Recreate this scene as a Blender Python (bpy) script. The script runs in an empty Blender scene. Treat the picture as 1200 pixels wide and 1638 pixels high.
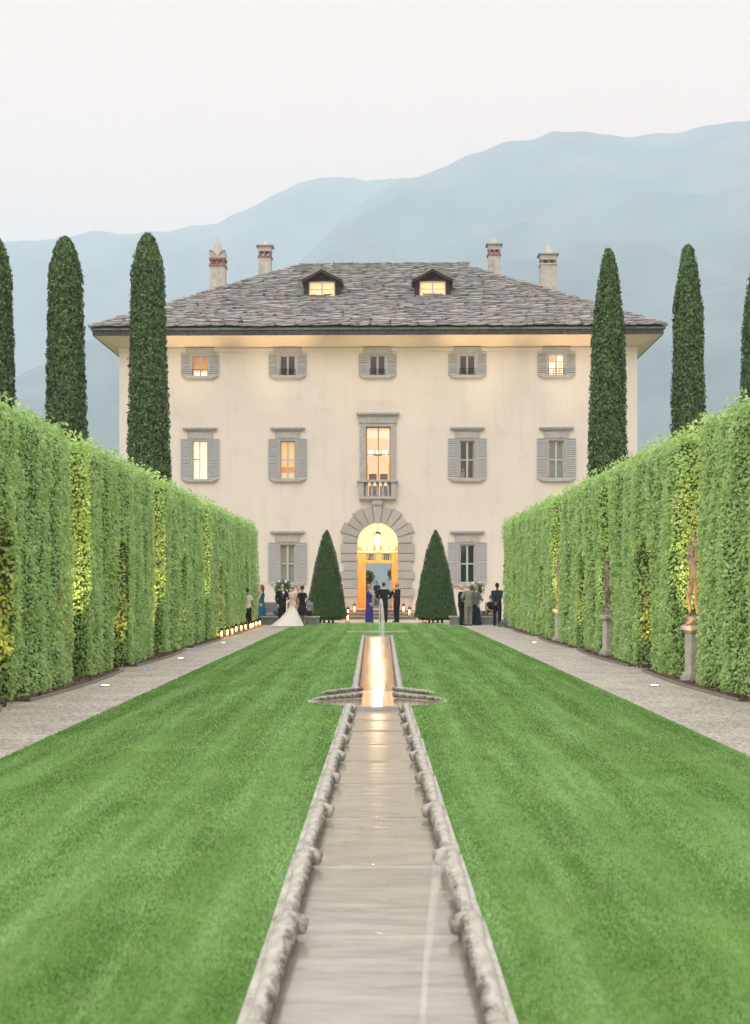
import bpy, bmesh, math, random
import numpy as np
from mathutils import Vector, Matrix
random.seed(7); RNG = np.random.default_rng(11)
R = math.radians; PI = math.pi
S = bpy.context.scene; C = S.collection

# ------------------------------------------------------------------ camera, world, sun, exposure
F, HZ, H = 2313.0, 939.0, 1.65           # focal length and horizon in photo pixels, eye height in metres
cam = bpy.data.cameras.new('camera'); co = bpy.data.objects.new('camera', cam); C.objects.link(co)
co.location = (0, 0, H); co.rotation_euler = (R(90), 0, 0)
cam.sensor_fit = 'HORIZONTAL'; cam.sensor_width = 36; cam.lens = F/1200*36
cam.shift_x = -4/1200; cam.shift_y = (HZ-819)/1200
cam.clip_start = .1; cam.clip_end = 20000
cam.dof.use_dof = True; cam.dof.focus_distance = 60; cam.dof.aperture_fstop = 5.6
S.camera = co
S.view_settings.view_transform = 'Standard'; S.view_settings.look = 'None'
S.view_settings.gamma = 1; S.view_settings.exposure = 0.62
S.cycles.volume_bounces = 3; S.cycles.max_bounces = 8

SUN_EL, SUN_ROT = 42, 200
w = bpy.data.worlds.new('World'); S.world = w; w.use_nodes = True
nt = w.node_tree; nt.nodes.clear()
N = nt.nodes.new; L = nt.links.new
out = N('ShaderNodeOutputWorld'); bg = N('ShaderNodeBackground'); L(bg.outputs[0], out.inputs[0])
sky = N('ShaderNodeTexSky'); sky.sky_type = 'NISHITA'; sky.sun_disc = False
sky.sun_elevation = R(SUN_EL); sky.sun_rotation = R(SUN_ROT)
tc = N('ShaderNodeTexCoord'); sp = N('ShaderNodeSeparateXYZ'); L(tc.outputs['Generated'], sp.inputs[0])
rp = N('ShaderNodeValToRGB'); L(sp.outputs['Z'], rp.inputs[0])     # overcast sky: zenith brighter than horizon
e = rp.color_ramp.elements
e[0].position = 0.0; e[0].color = (9.0, 7.2, 5.4, 1)
e[1].position = 1.0; e[1].color = (23, 22.5, 21.5, 1)
x = e.new(0.27); x.color = (10.9, 6.7, 4.0, 1)
x = e.new(0.40); x.color = (9.5, 6.6, 4.7, 1)
x = e.new(0.56); x.color = (14, 13.4, 12.6, 1)
nz = N('ShaderNodeTexNoise'); nz.inputs['Scale'].default_value = 2.2; nz.inputs['Detail'].default_value = 4
mp = N('ShaderNodeMapping'); mp.inputs['Scale'].default_value = (1, 1, 4); L(tc.outputs['Generated'], mp.inputs[0]); L(mp.outputs[0], nz.inputs['Vector'])
mr = N('ShaderNodeMapRange'); L(nz.outputs[0], mr.inputs[0]); mr.inputs[1].default_value = .3; mr.inputs[2].default_value = .7; mr.inputs[3].default_value = .965; mr.inputs[4].default_value = 1.03
ml = N('ShaderNodeVectorMath'); ml.operation = 'SCALE'; L(rp.outputs[0], ml.inputs[0]); L(mr.outputs[0], ml.inputs['Scale'])
mx = N('ShaderNodeMix'); mx.data_type = 'RGBA'; mx.inputs[0].default_value = .10
L(ml.outputs[0], mx.inputs[6]); L(sky.outputs[0], mx.inputs[7]); L(mx.outputs[2], bg.inputs[0])
bg.inputs[1].default_value = 0.1
sun = bpy.data.lights.new('sun', 'SUN'); so = bpy.data.objects.new('sun', sun); C.objects.link(so)
sun.energy = 1.0; sun.angle = R(40); sun.color = (1, .95, .88)
az = R(SUN_ROT)
so.rotation_euler = Vector((math.sin(az)*math.cos(R(SUN_EL)), math.cos(az)*math.cos(R(SUN_EL)), math.sin(R(SUN_EL)))).to_track_quat('Z', 'Y').to_euler()

# ------------------------------------------------------------------ materials
MATS = {}
def mat(name, col, rough=.8, col2=None, scale=5, detail=4, bump=0, bscale=None, island=None, metallic=0,
        emit=None, estr=0, spec=.3, stretch=None, contrast=(.35, .65), trans=0, dirt=None, bdist=.02):
    """procedural material: base colour mixed with a second colour by noise, optional per-island colour and bump"""
    if name in MATS: return MATS[name]
    m = bpy.data.materials.new(name); m.use_nodes = True; MATS[name] = m
    t = m.node_tree; n = t.nodes; l = t.links; b = n['Principled BSDF']
    b.inputs['Roughness'].default_value = rough; b.inputs['Metallic'].default_value = metallic
    b.inputs['Specular IOR Level'].default_value = spec
    b.inputs['Base Color'].default_value = (*col, 1)
    tcn = n.new('ShaderNodeTexCoord'); mpn = n.new('ShaderNodeMapping'); l.new(tcn.outputs['Object'], mpn.inputs[0])
    if stretch: mpn.inputs['Scale'].default_value = stretch
    cur = None
    if col2:
        nn = n.new('ShaderNodeTexNoise'); nn.inputs['Scale'].default_value = scale; nn.inputs['Detail'].default_value = detail
        nn.inputs['Roughness'].default_value = .6
        l.new(mpn.outputs[0], nn.inputs['Vector'])
        r_ = n.new('ShaderNodeMapRange'); l.new(nn.outputs[0], r_.inputs[0]); r_.inputs[1].default_value = contrast[0]; r_.inputs[2].default_value = contrast[1]
        x_ = n.new('ShaderNodeMix'); x_.data_type = 'RGBA'; l.new(r_.outputs[0], x_.inputs[0])
        x_.inputs[6].default_value = (*col, 1); x_.inputs[7].default_value = (*col2, 1); cur = x_.outputs[2]
    if island:
        g = n.new('ShaderNodeNewGeometry'); r2 = n.new('ShaderNodeValToRGB'); l.new(g.outputs['Random Per Island'], r2.inputs[0])
        els = r2.color_ramp.elements; k = len(island)
        els[0].color = (*island[0], 1); els[1].color = (*island[-1], 1)
        for i in range(1, k-1):
            z = els.new(i/(k-1)); z.color = (*island[i], 1)
        if cur is None: cur = r2.outputs[0]
        else:
            x2 = n.new('ShaderNodeMix'); x2.data_type = 'RGBA'; x2.inputs[0].default_value = .6
            l.new(cur, x2.inputs[6]); l.new(r2.outputs[0], x2.inputs[7]); cur = x2.outputs[2]
    if dirt:
        dcol, dsc, lo, hi = dirt
        n2 = n.new('ShaderNodeTexNoise'); n2.inputs['Scale'].default_value = dsc; n2.inputs['Detail'].default_value = 7; n2.inputs['Roughness'].default_value = .7
        l.new(mpn.outputs[0], n2.inputs['Vector'])
        r3 = n.new('ShaderNodeMapRange'); l.new(n2.outputs[0], r3.inputs[0]); r3.inputs[1].default_value = lo; r3.inputs[2].default_value = hi
        x3 = n.new('ShaderNodeMix'); x3.data_type = 'RGBA'; l.new(r3.outputs[0], x3.inputs[0])
        if cur is None: x3.inputs[6].default_value = (*col, 1)
        else: l.new(cur, x3.inputs[6])
        x3.inputs[7].default_value = (*dcol, 1); cur = x3.outputs[2]
    if cur is not None: l.new(cur, b.inputs['Base Color'])
    if bump:
        n4 = n.new('ShaderNodeTexNoise'); n4.inputs['Scale'].default_value = bscale or scale*4; n4.inputs['Detail'].default_value = 5
        l.new(mpn.outputs[0], n4.inputs['Vector'])
        bp = n.new('ShaderNodeBump'); bp.inputs['Strength'].default_value = bump; bp.inputs['Distance'].default_value = bdist
        l.new(n4.outputs[0], bp.inputs['Height']); l.new(bp.outputs[0], b.inputs['Normal'])
    if emit:
        b.inputs['Emission Color'].default_value = (*emit, 1); b.inputs['Emission Strength'].default_value = estr
    if trans:   # leaf translucency
        tr = n.new('ShaderNodeBsdfTranslucent'); ms = n.new('ShaderNodeMixShader'); ms.inputs[0].default_value = trans
        if cur is not None: l.new(cur, tr.inputs[0])
        else: tr.inputs[0].default_value = (*col, 1)
        l.new(b.outputs[0], ms.inputs[1]); l.new(tr.outputs[0], ms.inputs[2]); l.new(ms.outputs[0], n['Material Output'].inputs[0])
    return m

def glass(name, tint=(1, 1, 1), alpha=.15, rough=.02):
    if name in MATS: return MATS[name]
    m = bpy.data.materials.new(name); m.use_nodes = True; MATS[name] = m
    n = m.node_tree.nodes; l = m.node_tree.links; n.clear()
    o = n.new('ShaderNodeOutputMaterial'); a = n.new('ShaderNodeBsdfTransparent'); a.inputs[0].default_value = (*tint, 1)
    g = n.new('ShaderNodeBsdfGlossy'); g.inputs['Roughness'].default_value = rough
    s = n.new('ShaderNodeMixShader'); s.inputs[0].default_value = alpha
    l.new(a.outputs[0], s.inputs[1]); l.new(g.outputs[0], s.inputs[2]); l.new(s.outputs[0], o.inputs[0])
    return m

plaster = mat('cream_plaster', (.70, .65, .59), .9, (.655, .60, .535), .45, 8, .12, 30, dirt=((.56, .51, .46), .9, .56, .8), contrast=(.3, .75))
def streak_wall():
    t = plaster.node_tree; n = t.nodes; l = t.links; b_ = n['Principled BSDF']; src = b_.inputs['Base Color'].links[0].from_socket
    tc_ = n.new('ShaderNodeTexCoord'); mp_ = n.new('ShaderNodeMapping'); mp_.inputs['Scale'].default_value = (3.2, 1, .22); l.new(tc_.outputs['Object'], mp_.inputs[0])
    nn = n.new('ShaderNodeTexNoise'); nn.inputs['Scale'].default_value = 1.0; nn.inputs['Detail'].default_value = 6; nn.inputs['Roughness'].default_value = .65; l.new(mp_.outputs[0], nn.inputs['Vector'])
    r_ = n.new('ShaderNodeMapRange'); l.new(nn.outputs[0], r_.inputs[0]); r_.inputs[1].default_value = .52; r_.inputs[2].default_value = .78; r_.inputs[4].default_value = .55
    x_ = n.new('ShaderNodeMix'); x_.data_type = 'RGBA'; l.new(r_.outputs[0], x_.inputs[0]); l.new(src, x_.inputs[6]); x_.inputs[7].default_value = (.57, .52, .46, 1); l.new(x_.outputs[2], b_.inputs['Base Color'])
streak_wall()
soffitm = mat('soffit_plaster', (.74, .62, .48), .9, (.69, .56, .42), .8, 5)
greystone = mat('grey_stone', (.45, .44, .425), .9, (.34, .33, .315), 6, 8, .3, 60, dirt=((.2, .19, .17), 14, .62, .7))
voussoirm = mat('arch_stone', (.40, .38, .35), .9, (.33, .31, .28), 3, 8, .3, 50, island=[(.52, .50, .47), (.38, .365, .345), (.46, .445, .42)], dirt=((.22, .21, .2), 22, .6, .72))
jointm = mat('dark_joint_mortar', (.2, .16, .12), .95)  # dark mortar filling the joints between the door jamb stones
shutterm = mat('shutter_paint', (.43, .435, .44), .6, (.37, .375, .38), 9)
framem = mat('window_frame_paint', (.47, .50, .53), .5, (.42, .45, .48), 8)
darkiron = mat('dark_iron', (.02, .02, .022), .5, metallic=.6)
darkroom = mat('dark_room', (.03, .026, .024), .9)
palecurt = mat('pale_curtain', (.46, .44, .34), .9, (.38, .37, .28), 8, stretch=(12, 1, 1))
greencurt = mat('green_curtain', (.26, .33, .22), .9, (.21, .27, .18), 8, stretch=(12, 1, 1))
fascia = mat('dark_fascia_wood', (.095, .08, .08), .7, (.035, .028, .03), 6)
gutterm = mat('verdigris_gutter', (.16, .22, .2), .6, (.1, .13, .12), 5)
slate = mat('stone_slate', (.33, .325, .33), .85, (.16, .145, .135), 3.5, 6, .4, 18,
            island=[(.11, .11, .115), (.37, .37, .38), (.21, .22, .24), (.42, .38, .34), (.16, .14, .13), (.29, .32, .355), (.50, .48, .46), (.25, .21, .18)], bdist=.03)
slateunder = mat('roof_boarding', (.05, .04, .035), .9)
brickm = mat('terracotta_brick', (.30, .17, .13), .85, (.2, .12, .095), 20)
chimplaster = mat('chimney_plaster', (.52, .495, .465), .9, (.40, .375, .345), 3, 8, .2, 20, dirt=((.2, .18, .17), 2.2, .56, .75))
darkwood = mat('dark_wood', (.055, .032, .025), .7, (.03, .018, .014), 14, stretch=(1, 1, 6))
lead = mat('lead_apron', (.22, .28, .27), .6)
orangewood = mat('honey_wood', (.66, .36, .13), .5, (.56, .28, .09), 6, stretch=(1, 1, .2))
hallwall = mat('hall_plaster', (.80, .70, .54), .85)
hallfloor = mat('hall_floor', (.5, .38, .28), .35)
pave = mat('terrace_paving', (.47, .42, .35), .85, (.40, .36, .30), 3, 6, .15, 30)
stepstone = mat('step_stone', (.38, .34, .28), .85, (.3, .27, .23), 5, 6, .2, 40)
mulch = mat('bark_mulch', (.07, .04, .028), .95, (.17, .10, .075), 60, 4, .8, 90, contrast=(.4, .6))
gravel = None
mosslog = mat('lichened_stone', (.46, .44, .39), .9, (.31, .29, .25), 18, 7, .5, 60, dirt=((.16, .14, .12), 16, .6, .72), bdist=.012, stretch=(1, .4, 1))
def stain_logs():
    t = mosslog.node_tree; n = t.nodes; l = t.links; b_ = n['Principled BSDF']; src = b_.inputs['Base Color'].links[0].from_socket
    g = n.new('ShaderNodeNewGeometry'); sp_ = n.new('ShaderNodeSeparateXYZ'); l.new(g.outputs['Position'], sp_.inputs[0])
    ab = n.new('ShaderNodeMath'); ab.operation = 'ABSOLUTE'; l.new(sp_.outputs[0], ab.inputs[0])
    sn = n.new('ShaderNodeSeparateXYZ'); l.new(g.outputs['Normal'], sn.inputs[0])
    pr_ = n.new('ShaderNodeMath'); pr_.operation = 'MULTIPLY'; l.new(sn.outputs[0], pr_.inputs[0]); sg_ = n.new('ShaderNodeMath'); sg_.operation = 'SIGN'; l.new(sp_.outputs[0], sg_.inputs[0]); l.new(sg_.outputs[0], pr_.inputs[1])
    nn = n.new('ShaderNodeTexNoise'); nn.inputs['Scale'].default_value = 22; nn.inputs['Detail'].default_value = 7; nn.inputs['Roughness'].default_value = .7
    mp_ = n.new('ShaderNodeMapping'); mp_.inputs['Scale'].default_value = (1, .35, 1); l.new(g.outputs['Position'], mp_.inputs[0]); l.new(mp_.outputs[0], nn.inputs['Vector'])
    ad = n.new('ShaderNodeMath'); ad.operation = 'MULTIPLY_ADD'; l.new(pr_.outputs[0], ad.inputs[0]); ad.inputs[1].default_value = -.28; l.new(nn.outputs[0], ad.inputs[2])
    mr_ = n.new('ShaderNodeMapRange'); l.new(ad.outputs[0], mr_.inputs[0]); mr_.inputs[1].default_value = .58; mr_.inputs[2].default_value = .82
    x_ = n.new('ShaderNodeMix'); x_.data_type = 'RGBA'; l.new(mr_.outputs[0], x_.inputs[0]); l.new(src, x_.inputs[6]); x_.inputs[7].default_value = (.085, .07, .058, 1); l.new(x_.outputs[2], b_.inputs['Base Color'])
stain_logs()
edging = mat('stone_edging', (.30, .28, .25), .9, (.2, .185, .165), 20, 5, .3)
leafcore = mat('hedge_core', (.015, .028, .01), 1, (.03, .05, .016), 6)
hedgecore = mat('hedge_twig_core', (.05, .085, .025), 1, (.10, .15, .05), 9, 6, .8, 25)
bark = mat('bark', (.09, .065, .045), .95, (.05, .035, .025), 12, 6, .5)

def gravel_mat():
    m = bpy.data.materials.new('pale_gravel'); m.use_nodes = True; t = m.node_tree; n = t.nodes; l = t.links; b = n['Principled BSDF']
    b.inputs['Roughness'].default_value = .9; b.inputs['Specular IOR Level'].default_value = .15
    tcn = n.new('ShaderNodeTexCoord')
    v = n.new('ShaderNodeTexVoronoi'); v.inputs['Scale'].default_value = 34; l.new(tcn.outputs['Object'], v.inputs['Vector'])
    r_ = n.new('ShaderNodeValToRGB'); sx = n.new('ShaderNodeSeparateColor'); l.new(v.outputs['Color'], sx.inputs[0]); l.new(sx.outputs[0], r_.inputs[0])
    e = r_.color_ramp.elements; e[0].color = (.20, .17, .145, 1); e[1].color = (.60, .55, .49, 1); k = e.new(.35); k.color = (.40, .36, .315, 1); k = e.new(.75); k.color = (.47, .43, .38, 1)
    nn = n.new('ShaderNodeTexNoise'); nn.inputs['Scale'].default_value = 1.1; nn.inputs['Detail'].default_value = 6; l.new(tcn.outputs['Object'], nn.inputs['Vector'])
    mr = n.new('ShaderNodeMapRange'); l.new(nn.outputs[0], mr.inputs[0]); mr.inputs[1].default_value = .35; mr.inputs[2].default_value = .65; mr.inputs[3].default_value = .86; mr.inputs[4].default_value = 1.1
    ms = n.new('ShaderNodeVectorMath'); ms.operation = 'SCALE'; l.new(r_.outputs[0], ms.inputs[0]); l.new(mr.outputs[0], ms.inputs['Scale'])
    l.new(ms.outputs[0], b.inputs['Base Color'])
    bp = n.new('ShaderNodeBump'); bp.inputs['Strength'].default_value = .9; bp.inputs['Distance'].default_value = .012
    l.new(v.outputs['Distance'], bp.inputs['Height']); bp.invert = True; l.new(bp.outputs[0], b.inputs['Normal'])
    return m
gravel = gravel_mat()

def leafmat(name, cols, clump_a, clump_b, scale, trans=.3):
    return mat(name, clump_a, .5, clump_b, scale, 3, island=cols, trans=trans, spec=.28, contrast=(.38, .62))
hedgeleaf = leafmat('hornbeam_leaf', [(.10, .19, .035), (.43, .64, .18), (.58, .79, .31), (.25, .43, .11), (.80, .89, .55), (.50, .65, .20), (.36, .40, .15)],
                    (.31, .55, .15), (.54, .78, .33), 1.7, .45)
cypleaf = leafmat('cypress_leaf', [(.01, .03, .007), (.07, .15, .035), (.22, .33, .11), (.03, .08, .018)], (.018, .05, .012), (.12, .21, .06), 4.5, .15)
yewleaf = leafmat('yew_leaf', [(.015, .045, .01), (.05, .11, .025), (.11, .20, .05), (.03, .075, .018)], (.02, .06, .013), (.065, .135, .033), 5, .1)

def water_mat(name, base, rough, bscale, bstr, ior=1.45, stretch=(1, 3, 1), spec=.8, bd=.01):
    m = bpy.data.materials.new(name); m.use_nodes = True; t = m.node_tree; n = t.nodes; l = t.links; b = n['Principled BSDF']
    tcn = n.new('ShaderNodeTexCoord'); mpn = n.new('ShaderNodeMapping'); l.new(tcn.outputs['Object'], mpn.inputs[0]); mpn.inputs['Scale'].default_value = stretch
    nn = n.new('ShaderNodeTexNoise'); nn.inputs['Scale'].default_value = bscale; nn.inputs['Detail'].default_value = 3; l.new(mpn.outputs[0], nn.inputs['Vector'])
    bp = n.new('ShaderNodeBump'); bp.inputs['Strength'].default_value = bstr; bp.inputs['Distance'].default_value = bd
    l.new(nn.outputs[0], bp.inputs['Height']); l.new(bp.outputs[0], b.inputs['Normal'])
    n2 = n.new('ShaderNodeTexNoise'); n2.inputs['Scale'].default_value = 2.4; n2.inputs['Detail'].default_value = 5; l.new(mpn.outputs[0], n2.inputs['Vector'])
    x_ = n.new('ShaderNodeMix'); x_.data_type = 'RGBA'; l.new(n2.outputs[0], x_.inputs[0]); x_.inputs[6].default_value = (*[c*.55 for c in base], 1); x_.inputs[7].default_value = (*[c*1.4 for c in base], 1)
    l.new(x_.outputs[2], b.inputs['Base Color'])
    b.inputs['Roughness'].default_value = rough; b.inputs['IOR'].default_value = ior; b.inputs['Specular IOR Level'].default_value = spec
    return m
waterm = water_mat('channel_water', (.28, .255, .205), .16, 3.2, .38, 2.1, (.9, 2.0, 1), bd=.02)
waterfar = water_mat('calm_channel_water', (.16, .11, .06), .10, 10, .7, 1.9, (1, 1.6, 1), bd=.012)
lakem = water_mat('lake_water', (.04, .07, .08), .15, .3, .3, 1.33)

# ------------------------------------------------------------------ object helpers
def link(o, parent=None):
    C.objects.link(o)
    if parent is not None: o.parent = parent
    return o
def tag(o, label=None, cat=None, group=None, kind=None):
    if label: o['label'] = label
    if cat: o['category'] = cat
    if group: o['group'] = group
    if kind: o['kind'] = kind
    return o
def empty(name, loc=(0, 0, 0), rz=0, label=None, cat=None, group=None, parent=None):
    o = bpy.data.objects.new(name, None); o.location = loc; o.rotation_euler = (0, 0, rz); o.empty_display_size = .2
    link(o, parent); return tag(o, label, cat, group)
def copy_tree(o, parent=None):
    c = o.copy(); C.objects.link(c); c.parent = parent
    for ch in o.children: copy_tree(ch, c)
    return c
class MB:
    """collects shapes with material slots, then links them as ONE mesh object"""
    def __init__(s): s.v = []; s.f = []; s.m = []; s.mats = []; s.sm = []
    def _mi(s, m):
        if m not in s.mats: s.mats.append(m)
        return s.mats.index(m)
    def add(s, vs, fs, m, smooth=False):
        o = len(s.v); s.v += [tuple(v) for v in vs]; i = s._mi(m)
        for f in fs: s.f.append(tuple(o+k for k in f)); s.m.append(i); s.sm.append(smooth)
        return s
    def box(s, x0, x1, y0, y1, z0, z1, m):
        return s.add([(x, y, z) for z in (z0, z1) for y in (y0, y1) for x in (x0, x1)],
                     [(0, 2, 3, 1), (4, 5, 7, 6), (0, 1, 5, 4), (2, 6, 7, 3), (0, 4, 6, 2), (1, 3, 7, 5)], m)
    def prism(s, poly, y0, y1, m):     # polygon in x,z extruded along y
        n = len(poly); vs = [(x, y0, z) for x, z in poly]+[(x, y1, z) for x, z in poly]
        fs = [tuple(range(n)), tuple(range(2*n-1, n-1, -1))]+[(i, i+n, (i+1) % n+n, (i+1) % n) for i in range(n)]
        return s.add(vs, fs, m)
    def slab(s, poly, z0, z1, m):      # polygon in x,y extruded along z
        n = len(poly); vs = [(x, y, z0) for x, y in poly]+[(x, y, z1) for x, y in poly]
        fs = [tuple(range(n-1, -1, -1)), tuple(range(n, 2*n))]+[(i, (i+1) % n, (i+1) % n+n, i+n) for i in range(n)]
        return s.add(vs, fs, m)
    def tube(s, pts, rad, m, seg=10, caps=True, sx=1.0, up=None):
        pts = [Vector(p) for p in pts]; rs = rad if isinstance(rad, (list, tuple)) else [rad]*len(pts)
        vs = []; 
        t0 = (pts[1]-pts[0]).normalized(); ref = Vector(up) if up else (Vector((0, 0, 1)) if abs(t0.z) < .9 else Vector((0, 1, 0)))
        a = t0.cross(ref).normalized()
        for i, p in enumerate(pts):
            t = (pts[min(i+1, len(pts)-1)]-pts[max(i-1, 0)]).normalized()
            a = (a-t*a.dot(t)).normalized(); b = t.cross(a)
            for k in range(seg):
                q = 2*PI*k/seg; vs.append(p+a*math.cos(q)*rs[i]*sx+b*math.sin(q)*rs[i])
        fs = [(i*seg+k, i*seg+(k+1) % seg, (i+1)*seg+(k+1) % seg, (i+1)*seg+k) for i in range(len(pts)-1) for k in range(seg)]
        if caps: fs += [tuple(range(seg-1, -1, -1)), tuple(range((len(pts)-1)*seg, len(pts)*seg))]
        return s.add(vs, fs, m, True)
    def ball(s, c, r, m, seg=14, rings=9):
        r = r if isinstance(r, (tuple, list)) else (r, r, r); vs = [(c[0], c[1], c[2]-r[2])]; 
        for i in range(1, rings):
            t = PI*i/rings-PI/2
            for k in range(seg):
                q = 2*PI*k/seg; vs.append((c[0]+r[0]*math.cos(t)*math.cos(q), c[1]+r[1]*math.cos(t)*math.sin(q), c[2]+r[2]*math.sin(t)))
        vs.append((c[0], c[1], c[2]+r[2])); n = len(vs)
        fs = [(0, 1+(k+1) % seg, 1+k) for k in range(seg)]+[(n-1, n-1-seg+k, n-1-seg+(k+1) % seg) for k in range(seg)]
        fs += [(1+i*seg+k, 1+i*seg+(k+1) % seg, 1+(i+1)*seg+(k+1) % seg, 1+(i+1)*seg+k) for i in range(rings-2) for k in range(seg)]
        return s.add(vs, fs, m, True)
    def lathe(s, c, prof, m, seg=16, smooth=True):   # prof: (radius, z)
        vs = [(c[0]+r*math.cos(2*PI*k/seg), c[1]+r*math.sin(2*PI*k/seg), c[2]+z) for r, z in prof for k in range(seg)]
        fs = [(i*seg+k, i*seg+(k+1) % seg, (i+1)*seg+(k+1) % seg, (i+1)*seg+k) for i in range(len(prof)-1) for k in range(seg)]
        fs += [tuple(range(seg-1, -1, -1)), tuple(range((len(prof)-1)*seg, len(prof)*seg))]
        return s.add(vs, fs, m, smooth)
    def mesh(s, name):
        me = bpy.data.meshes.new(name); me.from_pydata(s.v, [], s.f); me.update()
        for m in s.mats: me.materials.append(m)
        me.polygons.foreach_set('material_index', s.m); me.polygons.foreach_set('use_smooth', s.sm)
        return me
    def build(s, name, parent=None, bevel=0, loc=None):
        o = bpy.data.objects.new(name, s.mesh(name)); link(o, parent)
        if loc: o.location = loc
        if bevel:
            b = o.modifiers.new('bevel', 'BEVEL'); b.width = bevel; b.segments = 2; b.limit_method = 'ANGLE'
        return o
def bare(name, vs, faces_n, mats, parent=None, loops=None, smooth=False):
    """fast mesh from numpy: vs (n,3); faces_n vertices per face, in order"""
    me = bpy.data.meshes.new(name); nv = len(vs); me.vertices.add(nv); me.vertices.foreach_set('co', np.asarray(vs, np.float32).ravel())
    lp = np.arange(nv, dtype=np.int32) if loops is None else loops
    nf = len(lp)//faces_n; me.loops.add(len(lp)); me.loops.foreach_set('vertex_index', lp)
    me.polygons.add(nf); me.polygons.foreach_set('loop_start', np.arange(nf, dtype=np.int32)*faces_n)
    me.update(calc_edges=True)
    for m in mats: me.materials.append(m)
    o = bpy.data.objects.new(name, me); return link(o, parent)
def norm(a): return a/np.maximum(np.linalg.norm(a, axis=1, keepdims=True), 1e-9)
def leaves(name, P, Nm, size, m, parent, up=.0, tilt=.9, ratio=.55, jit=.35):
    """leaf-shaped quads at points P facing roughly along normals"""
    n = len(P); nn = norm(Nm+RNG.normal(0, tilt*.5, (n, 3)))
    d = norm(np.cross(nn, RNG.normal(0, 1, (n, 3)))+np.array([0, 0, up])); sd = norm(np.cross(d, nn))
    s = (size*(1+RNG.uniform(-jit, jit, n)))[:, None]
    V = np.empty((n, 4, 3)); fold = nn*s*.12
    V[:, 0] = P-d*s*.5; V[:, 1] = P+sd*s*ratio*.5+fold-d*s*.05; V[:, 2] = P+d*s*.5; V[:, 3] = P-sd*s*ratio*.5+fold-d*s*.05
    return bare(name, V.reshape(-1, 3), 4, [m], parent)
def vnoise(p, k, seed=0):
    """cheap smooth noise from summed sines; p (n,dims)"""
    r = np.random.default_rng(seed); o = np.zeros(len(p))
    for i in range(7):
        d = r.normal(0, 1, p.shape[1]); o += np.sin(p@d*k*(1+.35*i)+r.uniform(0, 6.28))/(1+.35*i)
    return o/3.2
def spot(name, loc, target, W, angle, blend, col, parent=None, size=.05, typ='SPOT'):
    l = bpy.data.lights.new(name, typ); l.energy = W; l.color = col
    if typ == 'SPOT': l.spot_size = R(angle); l.spot_blend = blend
    l.shadow_soft_size = size
    o = bpy.data.objects.new(name, l); o.location = loc
    if target is not None: o.rotation_euler = (Vector(loc)-Vector(target)).to_track_quat('Z', 'Y').to_euler()
    return link(o, parent)
WARM = (1, .55, .17)

# ------------------------------------------------------------------ ground, lake, hills
def sheet(name, rects, z, m, kind='structure'):
    b = MB()
    for x0, x1, y0, y1 in rects: b.add([(x0, y0, z), (x1, y0, z), (x1, y1, z), (x0, y1, z)], [(0, 1, 2, 3)], m)
    return tag(b.build(name), kind=kind)
groundm = mat('garden_ground', (.08, .13, .045), .95, (.12, .17, .07), 1.5, 6, .3, 20)
HX = 3.4
sheet('ground', [(-60, -HX, -30, 100), (HX, 60, -30, 100), (-HX, HX, -30, 1), (-HX, HX, 57, 100)], -.03, groundm)
sheet('lake_bed', [(-7000, -60, -3000, 9000), (60, 7000, -3000, 9000), (-60, 60, 100, 9000), (-60, 60, -3000, -30)], -4, mulch)
sheet('water', [(-7000, -60, -400, 8000), (60, 7000, -400, 8000), (-60, 60, 100, 8000)], -2.5, lakem)
BEDR, BEDL = 5.2, 5.0
sheet('gravel_path', [(-5.3, -HX, 1, 62), (HX, 5.5, 1, 62), (-5.3, 5.5, -20, 1)], .0, gravel)
sheet('terrace', [(-20, 20, 62, 74.5), (-HX, HX, 57.5, 62)], .004, pave)

forest = mat('forest_slope', (.012, .03, .02), 1, (.11, .14, .10), .006, 9, contrast=(.35, .65), dirt=((.10, .12, .10), .02, .5, .75))
def mountain(name, prof, yr, yf, seed):
    """ridge profile in photo pixels -> real heights at distance yr, slope running down to the shore at yf"""
    nx, ny = 260, 60; pxs = np.array([p[0] for p in prof]); pys = np.array([p[1] for p in prof])
    us = np.linspace(pxs[0], pxs[-1], nx); hz = np.interp(us, pxs, pys)
    vs = np.empty((ny+8, nx, 3))
    rs = np.random.default_rng(seed)
    for j in range(ny+8):
        t = j/(ny-1); Y = yf+(yr-yf)*t
        X = (us-604)/F*yr*(1 if True else 0)
        Hh = H+(HZ-hz)/F*yr
        prf = t**.85 if t <= 1 else 1-(t-1)*2.2
        P = np.stack([X/420, np.full(nx, Y/520.)], 1)
        amp = 110*math.sin(min(t, 1)*PI)**.7 if t < 1 else 0
        z = Hh*prf+amp*vnoise(P, 2.2, seed)+amp*.35*vnoise(P, 7, seed+1)+6*vnoise(P, 26, seed+2)*min(1, t*4)
        vs[j, :, 0] = X; vs[j, :, 1] = Y+60*vnoise(P, 1.5, seed+4); vs[j, :, 2] = np.maximum(z, -8)-(4 if j == 0 else 0)
    nyy = ny+8; idx = np.arange(nyy*nx).reshape(nyy, nx)
    q = np.stack([idx[:-1, :-1], idx[:-1, 1:], idx[1:, 1:], idx[1:, :-1]], -1).reshape(-1).astype(np.int32)
    o = bare(name, vs.reshape(-1, 3), 4, [forest], loops=q)
    o.data.polygons.foreach_set('use_smooth', [True]*len(o.data.polygons))
    return tag(o, kind='structure')
mountain('hills', [(-900, 560), (-500, 470), (-200, 420), (0, 388), (60, 384), (150, 367), (215, 370), (270, 362), (300, 356), (350, 350), (395, 331), (430, 310), (480, 290), (515, 281), (545, 284), (590, 292), (630, 289), (680, 284), (760, 300), (900, 340), (1300, 380), (2000, 450)], 3600, 2700, 3)
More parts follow.
